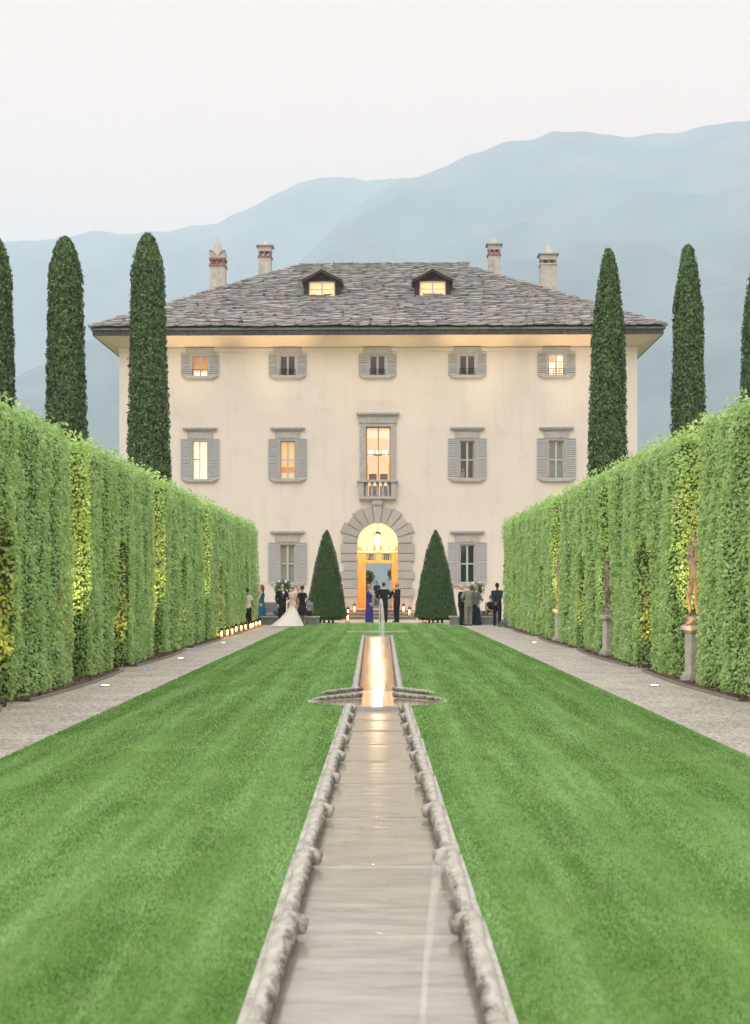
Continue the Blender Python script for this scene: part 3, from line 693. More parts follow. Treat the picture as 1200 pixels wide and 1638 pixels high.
# cove soffit and eaves
EZ0, EZ1 = 14.31, 14.72
ev = MB(); XO = WX+EO
def ring(off, z): return [(-WX-off, -off, z), (WX+off, -off, z), (WX+off, DEP+off, z), (-WX-off, DEP+off, z)]
rgs = [ring(0, WTOP), ring(.12, WTOP+.03), ring(.45, WTOP+.2), ring(.85, EZ0-.0), ring(EO-.06, EZ0+.06)]
vs = [p for r_ in rgs for p in r_]; fs = [(i*4+k, i*4+(k+1) % 4, (i+1)*4+(k+1) % 4, (i+1)*4+k) for i in range(4) for k in range(4)]
ev.add(vs, fs, soffitm); ev.build('soffit', villa)
ev = MB()
for off0, off1, z0, z1, m_ in ((EO-.06, EO, EZ0+.05, EZ1-.09, fascia), (EO-.04, EO+.09, EZ1-.09, EZ1+.0, gutterm)):
    a, b_ = off0, off1
    ev.box(-WX-b_, WX+b_, -b_, -a, z0, z1, m_); ev.box(-WX-b_, WX+b_, DEP+a, DEP+b_, z0, z1, m_)
    ev.box(-WX-b_, -WX-a, -a, DEP+a, z0, z1, m_); ev.box(WX+a, WX+b_, -a, DEP+a, z0, z1, m_)
ev.build('eaves_board', villa)

# roof: boarding plus individual stone slates in one mesh
RZ = 20.1; RX = 4.4; RY = DEP/2; E0 = EO+.1; roofz0 = EZ1
slope = (RZ-roofz0)/(RY+E0)
rf = MB()
A_ = [(-WX-E0, -E0, roofz0), (WX+E0, -E0, roofz0), (WX+E0, DEP+E0, roofz0), (-WX-E0, DEP+E0, roofz0), (-RX, RY, RZ), (RX, RY, RZ)]
rf.add(A_, [(0, 1, 5, 4), (2, 3, 4, 5), (1, 2, 5), (3, 0, 4)], slateunder)
def slates(p00, p10, q0, q1, seed):
    """cover the quad/tri plane: eave p00->p10, ridge q0->q1 with overlapping irregular slates"""
    rr = random.Random(seed); p00, p10, q0, q1 = map(Vector, (p00, p10, q0, q1))
    ex = (p10-p00).normalized(); W = (p10-p00).length
    up = ((q0+q1)/2-(p00+p10)/2); up = (up-ex*up.dot(ex)); Ls = up.length; up.normalize(); nn = ex.cross(up).normalized()
    if nn.z < 0: nn = -nn
    l0 = (q0-p00).dot(ex); l1 = (q1-p00).dot(ex)
    s = -.06
    while s < Ls:
        ph = .25*rr.uniform(.8, 1.2); t = max(0, s/Ls); xa = l0*t; xb = W+(l1-W)*t; x = xa-.1-rr.random()*.5
        while x < xb+.05:
            wd = rr.uniform(.4, 1.1); hh = ph*2.1; ang = rr.uniform(-.15, .15)+.05*math.sin(x*.7+s*2)
            cx = min(max(x+wd/2, xa+.12), xb-.12); sy = s+rr.uniform(-.06, .06)+.05*math.sin(x*1.1+seed)
            th = rr.uniform(.04, .10); hw = wd/2
            pts = [(-hw*rr.uniform(.75, 1.05), rr.uniform(.02, .1)), (-hw*rr.uniform(.1, .6), rr.uniform(-.06, .0)), (hw*rr.uniform(.1, .6), rr.uniform(-.06, .01)), (hw*rr.uniform(.8, 1.08), rr.uniform(.01, .1)), (hw*.9, hh), (-hw*.9, hh)]
            ca, sa = math.cos(ang), math.sin(ang); vs = []
            for lay in (0, 1):
                for px_, py_ in pts:
                    qx, qy = px_*ca-py_*sa, px_*sa+py_*ca
                    lift = (.13 if qy < hh*.5 else .01)+(th if lay else 0)
                    xx = min(max(cx+qx, -.06+l0*max(0, sy+qy)/Ls), W+(l1-W)*max(0, sy+qy)/Ls+.06)
                    yy = min(sy+qy, Ls+.03)
                    vs.append(p00+ex*xx+up*yy+nn*lift)
            n = 6; fs = [tuple(range(n-1, -1, -1)), tuple(range(n, 2*n))]+[(i, (i+1) % n, (i+1) % n+n, i+n) for i in range(n)]
            rf.add(vs, fs, slate); x += wd*rr.uniform(.82, .98)
        s += ph
slates(A_[0], A_[1], A_[4], A_[5], 1); slates(A_[1], A_[2], A_[5], A_[5], 2); slates(A_[3], A_[0], A_[4], A_[4], 3); slates(A_[2], A_[3], A_[5], A_[4], 4)
def ridge_line(a, b_, sd):   # ridge stones
    rr = random.Random(sd); a, b_ = Vector(a), Vector(b_); d = b_-a; n = int(d.length/.5); sd_ = d.normalized().cross(Vector((0, 0, 1))).normalized()
    for i in range(n):
        p = a+d*(i/n); q = a+d*((i+1.12)/n); hh = rr.uniform(.10, .14); w_ = rr.uniform(.16, .22)
        vs = [p+sd_*w_+Vector((0, 0, .03)), p+Vector((0, 0, hh+.04)), p-sd_*w_+Vector((0, 0, .03)), q+sd_*w_+Vector((0, 0, .0)), q+Vector((0, 0, hh)), q-sd_*w_]
        rf.add(vs, [(0, 1, 4, 3), (1, 2, 5, 4), (0, 2, 1), (3, 4, 5), (0, 3, 5, 2)], slate)
ridge_line(A_[4], A_[5], 1)
for k, e_ in ((0, 4), (1, 5), (2, 5), (3, 4)): ridge_line(A_[k], A_[e_], 5+k)
roof = rf.build('roof', villa)

def rooflvl(x, y):  # height of the roof surface at local x,y
    return roofz0+slope*min(y+E0, DEP+E0-y, (WX+E0-abs(x))*(RY+E0)/(WX+E0-RX))
def chimney(px, y, wpx, ytop, yband, kind):
    d = VY+y; s = F/d; x = (px-604.5)/s; wd = wpx/s; z = lambda py: H+(HZ-py)/s
    b = MB(); h2 = wd/2; zb = rooflvl(x, y)-.3; z1 = z(yband[1]); z2 = z(yband[0]); zt = z(ytop)
    b.box(x-h2, x+h2, y-h2, y+h2, zb, z1, chimplaster)
    b.box(x-h2-.05, x+h2+.05, y-h2-.05, y+h2+.05, z1, z1+.09, brickm if kind != 3 else chimplaster)
    for cx in (-1, 0, 1):
        for cy in (-1, 1): b.box(x+cx*(h2-.08)-.07, x+cx*(h2-.08)+.07, y+cy*(h2-.07)-.06, y+cy*(h2-.07)+.06, z1+.09, z2, brickm)
    for cx in (-1, 1): b.box(x+cx*(h2-.07)-.06, x+cx*(h2-.07)+.06, y-.07, y+.07, z1+.09, z2, brickm)
    if kind == 1:    # crossed openings and scalloped crown
        for k in (-1, 1):
            b.tube([(x+k*h2*.85, y-h2+.06, z1+.1), (x+k*.03, y-h2+.06, z2)], .04, brickm, 6); b.tube([(x+k*.03, y-h2+.06, z1+.1), (x+k*h2*.85, y-h2+.06, z2)], .04, brickm, 6)
        b.box(x-h2-.04, x+h2+.04, y-h2-.04, y+h2+.04, z2, z2+.12, brickm)
        zc = z2+.12; b.box(x-h2, x+h2, y-h2, y+h2, zc, zc+.16, chimplaster)
        for sx in (-1, 1):
            for sy in (-1, 1): b.prism([(x+sx*(h2+.03), zc+.16), (x+sx*.12*wd, zc+.16), (x+sx*.25*wd, zc+.30), (x+sx*.4*wd, zc+.38), (x+sx*(h2+.03), zc+.36)][::sx], y+sy*(h2-.1)-.08, y+sy*(h2-.1)+.08, chimplaster)
            b.tube([(x+sx*.12*wd, y-h2-.02, zc+.17), (x+sx*.25*wd, y-h2-.02, zc+.32), (x+sx*.4*wd, y-h2-.02, zc+.40), (x+sx*(h2+.05), y-h2-.02, zc+.38)], .025, brickm, 6)
        pb = zc+.16; pw = h2*.85
    else:
        b.box(x-h2-.02, x+h2+.02, y-h2-.02, y+h2+.02, z2, z2+.3, chimplaster)
        b.box(x-h2-.14, x+h2+.14, y-h2-.14, y+h2+.14, z2+.3, z2+.37, greystone)
        pb = z2+.37; pw = h2*.68
    b.add([(x-pw, y-pw, pb), (x+pw, y-pw, pb), (x+pw, y+pw, pb), (x-pw, y+pw, pb), (x, y, zt)], [(0, 1, 4), (1, 2, 4), (2, 3, 4), (3, 0, 4)], chimplaster)
    return b.build('chimney', roof)
tag(chimney(345, 8.5, 24, 376, (417, 427), 1), label='tall chimney with crossed brick openings and scalloped crown')
tag(chimney(419, 12, 20, 382, (403, 413), 2), label='small plastered chimney with brick openings')
tag(chimney(785, 12, 19, 381, (402, 411), 2), label='stained small chimney with two brick openings')
tag(chimney(872.5, 8.5, 25, 391, (419, 427), 3), label='broad chimney with square cap and pyramid top')
tag(chimney(737, 15, 8, 422, (430, 436), 3), label='distant chimney tip showing just over the right end of the ridge')

litA = mat('dormer_lit_curtain', (.9, .7, .45), .9, emit=(1, .62, .27), estr=.5)
def dormer(px):
    yd = 3.2; d = VY+yd; s = F/d; x = (px-604.5)/s
    z = lambda py: H+(HZ-py)/s; rt = empty('dormer', (x, yd, 0), parent=villa)
    hw = 21/s; z0, z1, zp, ze = z(475), z(450), z(432), z(446)
    b = MB(); bk = 3.2
    b.box(-hw-.26, -hw, 0, bk, z0-.4, z1+.02, darkwood); b.box(hw, hw+.26, 0, bk, z0-.4, z1+.02, darkwood)
    b.prism([(-hw-.26, z1+.02), (hw+.26, z1+.02), (0, zp-.14)], .02, bk, darkwood)
    b.build('dormer_wall', rt)
    b = MB()
    for sg in (-1, 1):
        e_ = 31.5/s
        pr = [(0, zp), (sg*e_*.5, zp-.30), (sg*e_*.93, ze-.06), (sg*e_, ze-.12), (sg*e_, ze-.26), (sg*e_*.9, ze-.2), (sg*e_*.48, zp-.44), (0, zp-.15)]
        b.prism(pr if sg < 0 else pr[::-1], -.4, bk+.3, darkwood)
        for t in np.linspace(-.35, bk, 9):
            for u in (0, .33, .66):
                a = Vector((sg*e_*u, t, zp-.02-(zp-ze+.12)*u**.9)); c = Vector((sg*e_*(u+.4), t, zp-.02-(zp-ze+.12)*min(1, u+.4)**.9))
                b.add([a+Vector((0, 0, .03)), c+Vector((0, 0, .05)), c+Vector((0, .45, .05)), a+Vector((0, .45, .03)), a+Vector((0, 0, .08)), c+Vector((0, 0, .1)), c+Vector((0, .45, .1)), a+Vector((0, .45, .08))], [(0, 1, 5, 4), (4, 5, 6, 7), (1, 2, 6, 5), (0, 4, 7, 3), (3, 7, 6, 2), (0, 3, 2, 1)], slate)
    b.build('dormer_roof', rt)
    b = MB(); f = .06
    for xx in (-hw, -f/2, hw-f): b.box(xx, xx+f, -.04, .06, z0, z1, framem)
    for zz in (z0, z1-f): b.box(-hw+f, -f/2, -.035, .06, zz, zz+f, framem); b.box(f/2, hw-f, -.035, .06, zz, zz+f, framem)
    zm = (z0+z1)/2
    b.box(-hw+f, -f/2, -.02, .03, zm-.015, zm+.015, framem); b.box(f/2, hw-f, -.02, .03, zm-.015, zm+.015, framem)
    b.build('window_frame', rt)
    b = MB(); b.box(-hw, hw, .12, .14, z0, z1, litA); b.build('lit_curtain', rt)
    b = MB(); b.box(-hw-.12, hw+.12, -.12, .0, z0-.16, z0-.002, lead); b.prism([(-hw-.3, z0-.42), (hw+.3, z0-.42), (hw+.14, z0-.16), (-hw-.14, z0-.16)], -.1, .05, lead); b.build('lead_apron', rt)
dormer(514); dormer(691)

# ---- windows
def shutter_mesh(wd, ht):
    b = MB(); r_ = .05
    b.box(0, r_, -.045, 0, 0, ht, shutterm); b.box(wd-r_, wd, -.045, 0, 0, ht, shutterm)
    zz = [0, ht/2-r_/2, ht-r_]
    for z0 in zz: b.box(r_, wd-r_, -.043, -.002, z0, z0+r_, shutterm)
    for z0, z1 in ((r_, zz[1]), (zz[1]+r_, zz[2])):
        n = max(2, int((z1-z0)/.095)); st = (z1-z0)/n
        for i in range(n):
            z = z0+i*st; b.add([(r_, -.042, z+.004), (wd-r_, -.042, z+.004), (wd-r_, -.012, z+st*.66), (r_, -.012, z+st*.66), (r_, -.034, z-.004), (wd-r_, -.034, z-.004), (wd-r_, -.004, z+st*.6), (r_, -.004, z+st*.6)],
                               [(0, 1, 2, 3), (7, 6, 5, 4), (0, 4, 5, 1), (3, 2, 6, 7)], shutterm)
    return b.mesh('shutter')
SH = {}
def lit(name, col, s, **k): return mat(name, tuple(min(1, c) for c in col), .9, emit=col, estr=s, **k)
L_amber = lit('amber_blind_glow', (1, .55, .22), .47); L_amber2 = lit('dim_amber_glow', (.75, .33, .08), .30)
L_cream = lit('bright_room_glow', (1, .82, .60), .70); L_peach = lit('peach_room_glow', (1, .66, .42), .60); L_white = lit('lamp_glow', (1, .9, .72), 3.2)
SHW = 15.5/SC
def window(cx, row, kind):
    x = fx(cx); y0p, y1p = {3: (600.5, 566), 2: (766, 702), 1: (932.5, 868)}[row]
    z0, z1 = fz(y0p), fz(y1p); hw = (14.5 if row == 3 else 15)/SC; ht = z1-z0
    rt = empty('window', (x, 0, z0), parent=villa)
    # stone surround
    b = MB(); t = .10 if row < 3 else .06
    b.box(-hw-.0, -hw+t, -.03, .3, 0, ht-t, greystone if row < 3 else framem); b.box(hw-t, hw, -.03, .3, 0, ht-t, greystone if row < 3 else framem); b.box(-hw, hw, -.03, .3, ht-t, ht, greystone if row < 3 else framem)
    if row == 3: b.box(-22.5/SC, 22.5/SC, -.09, .0, ht, ht+10/SC, greystone); b.box(-20/SC, 20/SC, -.12, -.09, ht+8/SC, ht+10/SC, greystone)
    else:
        b.box(-20/SC, 20/SC, -.06, .0, ht+.02, ht+13/SC, greystone); b.box(-24/SC, 24/SC, -.14, .0, ht+13/SC, ht+15.5/SC, greystone); b.box(-27.5/SC, 27.5/SC, -.2, .0, ht+15.5/SC, ht+18.5/SC, greystone)
    b.build('surround', rt, bevel=.008)
    b = MB(); b.box(-23/SC, 23/SC, -.16, .3, -.15, -.003, greystone)
    b.box(-28/SC, 28/SC, -.13, .0, -.08, -.0025 if 0 else -.01, greystone); b.build('sill', rt, bevel=.01)
    # casement
    iw = hw-t; ih = ht-t; f = .055; b = MB(); yf = .10
    if kind not in ('open', 'ambertop', 'brighttop'):
        b.box(-iw, -iw+f, yf, yf+.06, 0, ih, framem); b.box(iw-f, iw, yf, yf+.06, 0, ih, framem)
        b.box(-iw+f, iw-f, yf, yf+.06, 0, f, framem); b.box(-iw+f, iw-f, yf, yf+.06, ih-f, ih, framem)
        b.box(-.05, .05, yf-.01, yf+.05, f, ih-f, framem)
        if row < 3:
            for a, c in ((-iw+f, -.05), (.05, iw-f)): b.box(a, c, yf+.005, yf+.05, ih*.5-.035, ih*.5+.035, framem)
    elif kind == 'open':
        b.box(-iw, -iw+.04, yf, yf+.05, 0, ih, framem); b.box(iw-.04, iw, yf, yf+.05, 0, ih, orangewood)
        b.box(-iw*.15, -iw*.15+.05, yf, yf+.05, 0, ih, framem); b.box(-iw+.04, -iw*.15, yf+.005, yf+.045, ih*.5, ih*.5+.08, framem)
    else:
        b.box(-iw, -iw+.045, yf, yf+.05, 0, ih, framem); b.box(iw-.045, iw, yf, yf+.05, 0, ih, framem); b.box(-.035, .035, yf, yf+.05, 0, ih, framem)
        b.box(-iw+.045, -.035, yf+.01, yf+.04, ih*.66, ih*.66+.03, framem); b.box(.035, iw-.045, yf+.01, yf+.04, ih*.66, ih*.66+.03, framem)
    b.build('frame', rt)
    b = MB(); b.add([(-iw, yf+.035, 0), (iw, yf+.035, 0), (iw, yf+.035, ih), (-iw, yf+.035, ih)], [(0, 1, 2, 3)], glass('window_glass', (.9, .92, .92), .10)); b.build('pane', rt)
    # what is behind the pane
    b = MB(); yb = .36
    if kind == 'amber':
        b.box(-iw, iw, yb, yb+.02, ih*.52, ih, L_amber); b.box(-iw, iw, yb+.01, yb+.03, ih*.33, ih*.52, L_amber); b.box(-iw, iw, yb+.02, yb+.04, ih*.17, ih*.33, L_amber2); b.box(-iw, iw, yb, yb+.02, 0, ih*.17, L_amber)
    elif kind == 'open': b.box(-iw, iw, yb, yb+.02, 0, ih, L_cream)
    elif kind == 'ambertop':
        b.box(-iw, iw, yb, yb+.02, ih*.3, ih, L_amber2); b.box(-iw, 0.02, yb-.02, yb, ih*.45, ih*.9, L_amber2); b.box(-iw, iw, yb, yb+.02, 0, ih*.3, L_peach); b.ball((-.12, yb-.1, .12), (.14, .06, .07), L_white); b.ball((.17, yb-.1, .12), (.12, .06, .07), L_white)
    elif kind == 'brighttop':
        b.box(-iw, iw, yb, yb+.02, 0, ih, L_cream); b.box(-iw, -iw*.1, yb-.03, yb-.01, ih*.72, ih*.98, L_amber); b.box(iw*.35, iw*.8, yb-.03, yb-.01, 0, ih*.7, L_peach)
    elif kind == 'pale': b.box(-iw, iw, .2, .22, 0, ih, palecurt)
    elif kind == 'green': b.box(-iw, iw, .2, .22, 0, ih, greencurt)
    elif kind == 'darkdetail':
        b.box(-iw, iw, 1.2, 1.22, 0, ih, darkroom); b.ball((-.2, .6, .5), (.10, .05, .07), palecurt); b.box(-.3, -.12, .5, .55, .0, .4, palecurt); b.box(.28, .32, .5, .52, .1, ih, palecurt)
    if kind != 'dark': b.build('curtain' if kind in ('pale', 'green') else 'room_backdrop', rt)
    # shutters folded back against the wall
    key = round(ht+.1, 2)
    if key not in SH: SH[key] = shutter_mesh(SHW, ht+.02)
    for sg in (-1, 1):
        o = bpy.data.objects.new('shutter', SH[key]); link(o, rt)
        o.location = ((-hw-SHW-.02) if sg < 0 else hw+.02, -.02 if sg < 0 else -.02, -.01)
        if row == 2 and cx == 320: o.rotation_euler = (0, 0, sg*R(-6)*0)
    if row == 3:   # low iron rail
        b = MB()
        for zz in (.07, .2, .33): b.tube([(-iw, -.02, zz), (iw, -.02, zz)], .014, darkiron, 6)
        for xx in np.linspace(-iw, iw, 4): b.tube([(xx, -.02, .0), (xx, -.02, .33)], .012, darkiron, 6)
        b.build('railing', rt)
    return rt
for cx, k3, k2, k1 in ((320, 'ambertop', 'open', 'dark'), (460.5, 'dark', 'amber', 'pale'), (748, 'dark', 'darkdetail', 'dark'), (890, 'brighttop', 'green', 'dark')):
    window(cx, 3, k3); window(cx, 2, k2); window(cx, 1, k1)
window(604.5, 3, 'dark')

# ---- centre window with balcony
rt = empty('window', (0, 0, 0), parent=villa); b = MB()
xo0, xo1, zo0, zo1 = fx(584.5), fx(627), fz(794), fz(682); xs0, xs1 = fx(576), fx(634)
b.box(xs0, xo0+.05, -.08, .3, zo0, zo1+.15, greystone); b.box(xo1-.05, xs1, -.08, .3, zo0, zo1+.15, greystone)
b.box(xo0+.05, xo1-.05, -.08, .3, zo1-.02, zo1+.15, greystone); b.box(xs0-.04, xs1+.04, -.12, 0, zo1+.15, fz(665.5), greystone)
b.box(xs0-.12, xs1+.12, -.2, 0, fz(665.5), fz(663.5), greystone); b.box(fx(571), fx(640), -.28, 0, fz(663.5), fz(660), greystone); b.build('surround', rt, bevel=.01)
b = MB(); cxm = (xo0+xo1)/2
for xx, ww in ((xo0+.05, .06), (cxm-.035, .07), (xo1-.11, .06)): b.box(xx, xx+ww, .12, .18, zo0, zo1-.02, orangewood)
zt_ = fz(727)
b.box(xo0+.05, xo1-.05, .10, .19, zt_, zt_+.07, framem); b.box(xo0+.05, xo1-.05, .11, .185, zo1-.08, zo1-.02, orangewood); b.box(xo0+.05, xo1-.05, .115, .18, zo0+.75, zo0+.82, orangewood); b.build('frame', rt)
b = MB(); b.add([(xo0, .15, zo0), (xo1, .15, zo0), (xo1, .15, zo1), (xo0, .15, zo1)], [(0, 1, 2, 3)], glass('window_glass')); b.build('pane', rt)
b = MB(); b.box(-1.2, 1.2, 2.6, 2.65, zo0-.3, zo1+.5, L_peach); b.box(-1.2, 1.2, 2.5, 2.55, zo1-.25, zo1-.0, L_cream)
for xx in (-.62, -.05, .52): b.box(xx, xx+.1, 2.48, 2.58, zo0-.3, zt_-.2, L_amber)
for k in range(2): b.box(-.5+k*.58, -.08+k*.58, 2.44, 2.47, zo0+.1, zo0+.7, framem); b.box(-.5+k*.58, -.08+k*.58, 2.44, 2.47, zo0+1.0, zo0+1.35, palecurt)
b.build('room_backdrop', rt)
b = MB()
for i in range(8):
    a = i/8*2*PI; b.ball((.0+.42*math.cos(a), 1.5+.3*math.sin(a), zt_+.22), (.075, .075, .12), L_white, 8, 6)
b.tube([(0, 1.5, zt_+.2), (0, 1.5, zo1+.3)], .02, darkiron, 6); b.lathe((0, 1.5, zt_+.05), [(.02, 0), (.43, .08), (.43, .1), (.05, .14)], darkiron, 12); b.build('chandelier', rt)
bal = empty('balcony', (0, 0, 0), parent=villa)
bx0, bx1, bz0, bz1 = fx(575), fx(634), fz(799), fz(768)
b = MB(); b.box(bx0, bx1, -.32, 0, bz0, bz0+.16, greystone); b.box(bx0-.1, bx1+.1, -.38, 0, bz1-.12, bz1, greystone)
b.box(bx0, bx0+.25, -.3, 0, bz0+.16, bz1-.12, greystone); b.box(bx1-.25, bx1, -.3, 0, bz0+.16, bz1-.12, greystone); b.build('balcony_rail', bal, bevel=.012)
bal_h = bz1-.12-bz0-.16
for i in range(5):
    xx = bx0+.25+(bx1-bx0-.5)*(i+.5)/5
    b = MB(); q = bal_h; b.lathe((xx, -.16, bz0+.16), [(.08, 0), (.08, q*.1), (.04, q*.14), (.09, q*.38), (.075, q*.5), (.04, q*.72), (.055, q*.82), (.08, q*.9), (.08, q)], greystone, 12); b.build('baluster', bal)

# ---- rusticated door arch
dr = empty('doorway', (0, 0, 0), parent=villa)
b = MB()
lines = [869, 885, 897.5, 913, 926, 941, 954.5, 975]
b2 = MB()
for sg in (-1, 1):
    for i in range(7):
        z1_, z0_ = fz(lines[i])-.025, fz(lines[i+1])+.0; wide = i in (1, 3, 5)
        if i == 0: wide = True
        xo = {True: 1.88, False: 1.74}[wide]
        b.box(*sorted((sg*AR, sg*xo)), -.14 if wide else -.11, 0.0, z0_, z1_, voussoirm)
    b.box(*sorted((sg*AR, sg*1.9)), -.16, 0, 0, fz(975)-.02, voussoirm)
nv = 11; a0 = PI/nv
for i in range(nv):
    t0, t1 = i*a0+.012, (i+1)*a0-.012; mid = (t0+t1)/2
    if i == nv//2: ro = 2.05; 
    else: ro = 1.98-.12*abs(math.sin(mid*2))**1 + (.1 if i % 2 else 0)
    def pt(r_, a): return (r_*math.cos(a), SPR+r_*math.sin(a))
    n_ = 4; inner = [pt(AR, t1+(t0-t1)*k/n_) for k in range(n_+1)]
    if i in (0, nv-1): outer = [(math.copysign(1.76, math.cos(mid)), SPR+.02), (math.copysign(1.76, math.cos(mid)), SPR+1.76*math.tan(a0)*.97)]; outer = outer if i == 0 else outer[::-1]
    else: outer = [pt(ro, t0), pt(ro, t1)]
    poly = inner+outer
    b.prism(poly[::-1], -.18 if i == nv//2 else (-.14 if i % 2 else -.11), 0, voussoirm)
b.prism([(-.2, SPR+1.95), (.2, SPR+1.95), (.3, SPR+2.12), (.12, SPR+2.25), (.1, fz(799)), (-.1, fz(799)), (-.12, SPR+2.25), (-.3, SPR+2.12)], -.26, 0, greystone)
b.build('stone_arch', dr, bevel=.012)
b2.box(*(-1.72, -AR), -.03, 0.001, THR, SPR, jointm); b2.box(AR, 1.72, -.03, 0.001, THR, SPR, jointm)
b2.prism([(1.7*math.cos(PI*k/16), SPR+1.7*math.sin(PI*k/16)) for k in range(17)][::-1]+[(-AR*math.cos(PI*k/16), SPR+AR*math.sin(PI*k/16)) for k in range(17)][::-1][::1], -.03, -.001, jointm) if False else None
b2.build('mortar_joints', dr)
b = MB()
riser = mat('step_riser_stone', (.2, .18, .15), .9, (.14, .12, .1), 6)
for i, (w_, y_) in enumerate(((1.95, -1.15), (1.8, -.78), (1.62, -.4))): b.box(-w_, w_, y_, -.165 if i else -.164, i*.16, (i+1)*.16, riser); b.box(-w_-.03, w_+.03, y_-.04, y_+.36, (i+1)*.16, (i+1)*.16+.025, pave)
b.box(-AR, AR, -.164, .6, .3, .48, stepstone); b.build('door_steps', dr, bevel=.01)
# hall interior
b = MB(); HW_, HT = 1.75, 5.3; z0 = THR
def q4(a, c, d, e_, m_): b.add([a, c, d, e_], [(0, 1, 2, 3)], m_)
q4((-HW_, .6, z0), (HW_, .6, z0), (HW_, DEP, z0), (-HW_, DEP, z0), hallfloor)
q4((-HW_, .6, HT), (-HW_, DEP, HT), (HW_, DEP, HT), (HW_, .6, HT), hallwall)
for sg in (-1, 1): q4((sg*HW_, .6, z0), (sg*HW_, .6, HT), (sg*HW_, DEP, HT), (sg*HW_, DEP, z0), hallwall)
# front inner face around arch
for sg in (-1, 1): q4((sg*AR, .6, z0), (sg*HW_, .6, z0), (sg*HW_, .6, HT), (sg*AR, .6, HT), hallwall)
# inner screen wall at y=4
ys_ = 4.0; s4 = F/(VY+ys_); gx = lambda p: (p-604.5)/s4; gz = lambda p: H+(HZ-p)/s4
ox0, ox1, oz1 = gx(584), gx(626), gz(901)
b.box(-HW_, ox0-.42, ys_, ys_+.2, z0, HT, hallwall); b.box(ox1+.42, HW_, ys_, ys_+.2, z0, HT, hallwall); b.box(ox0-.42, ox1+.42, ys_, ys_+.2, gz(874), HT, hallwall)
b.build('hall', dr)
b = MB()
b.box(ox0-.42, ox0, ys_-.12, ys_+.22, z0, gz(874), orangewood); b.box(ox1, ox1+.42, ys_-.12, ys_+.22, z0, gz(874), orangewood)
b.box(ox0, ox1, ys_-.1, ys_+.2, oz1, gz(896), orangewood); b.box(ox0, ox1, ys_-.1, ys_+.2, gz(886), gz(874), orangewood)
xm = (ox0+ox1)/2; b.box(xm-.12, xm+.12, ys_-.09, ys_+.19, gz(896), gz(886), orangewood)
b.box(ox0-.5, ox1+.5, ys_-.2, ys_-.12, gz(884), gz(881), hallwall)
b.box(ox1-.05, ox1, ys_+.22, ys_+1.0, z0, oz1, orangewood)   # open door leaf
b.build('wooden_door_frame', dr, bevel=.01)
b = MB()
for a, c in ((ox0, xm-.12), (xm+.12, ox1)):
    b.box(a, c, ys_+.05, ys_+.08, gz(896), gz(886), mat('transom_glass', (.25, .3, .34), .2)); 
    for k in range(3): b.tube([(a+(c-a)*(.25+.2*k), ys_, gz(896)), (a+(c-a)*(.35+.15*k), ys_, gz(886))], .02, darkiron, 6)
b.build('transom', dr)
# hall lantern and sconces
hl = empty('hanging_lantern', (0, VY+2.0, 0), label='glowing glass lantern hanging in the arched doorway', cat='lantern')
s2 = F/(VY+2); z2_ = lambda p: H+(HZ-p)/s2
b = MB(); b.tube([(0, 0, z2_(852)), (0, 0, 5.28)], .015, darkiron, 6); b.lathe((0, 0, z2_(853)), [(.05, .1), (.2, 0), (.22, -.04)], darkiron, 8)
for k in range(6):
    a = k*PI/3; b.tube([(.22*math.cos(a), .22*math.sin(a), z2_(853)-.04), (.14*math.cos(a), .14*math.sin(a), z2_(880))], .012, darkiron, 6)
b.build('lantern_frame', hl)
b = MB(); b.lathe((0, 0, 0), [(.2, z2_(854)), (.13, z2_(880))], glass('lantern_glass', (1, .95, .85), .12), 6); b.build('lantern_glass', hl)
b = MB(); b.ball((0, 0, z2_(866)), (.13, .13, .28), mat('bulb_glow', (1, .9, .7), .5, emit=(1, .66, .36), estr=48)); b.build('bulbs', hl)
spot('lantern_light', (0, 0, z2_(868)), None, 620, 0, 0, (1, .78, .52), hl, .2, 'POINT')
for sx, wh in ((-.72, 'leftmost'), (-.4, 'second from left'), (.45, 'third from left'), (.8, 'rightmost')):
    o = MB(); o.ball((0, 0, 0), (.11, .05, .07), L_white); o.tube([(0, .0, -.07), (0, .1, -.12)], .012, darkiron, 6)
    o = o.build('wall_sconce', loc=(sx-.0, VY+ys_-.3, gz(877.5))); tag(o, 'small glowing sconce bulb above the inner door frame, '+wh, 'wall lamp', 'sconces above the inner hall door')
spot('hall_back_light', (0, VY+9, 4.6), None, 50, 0, 0, (1, .66, .36), None, .3, 'POINT')
# back terrace behind the villa
sheet('back_terrace', [(-20, 20, VY+DEP, 99.5)], .3, pave)

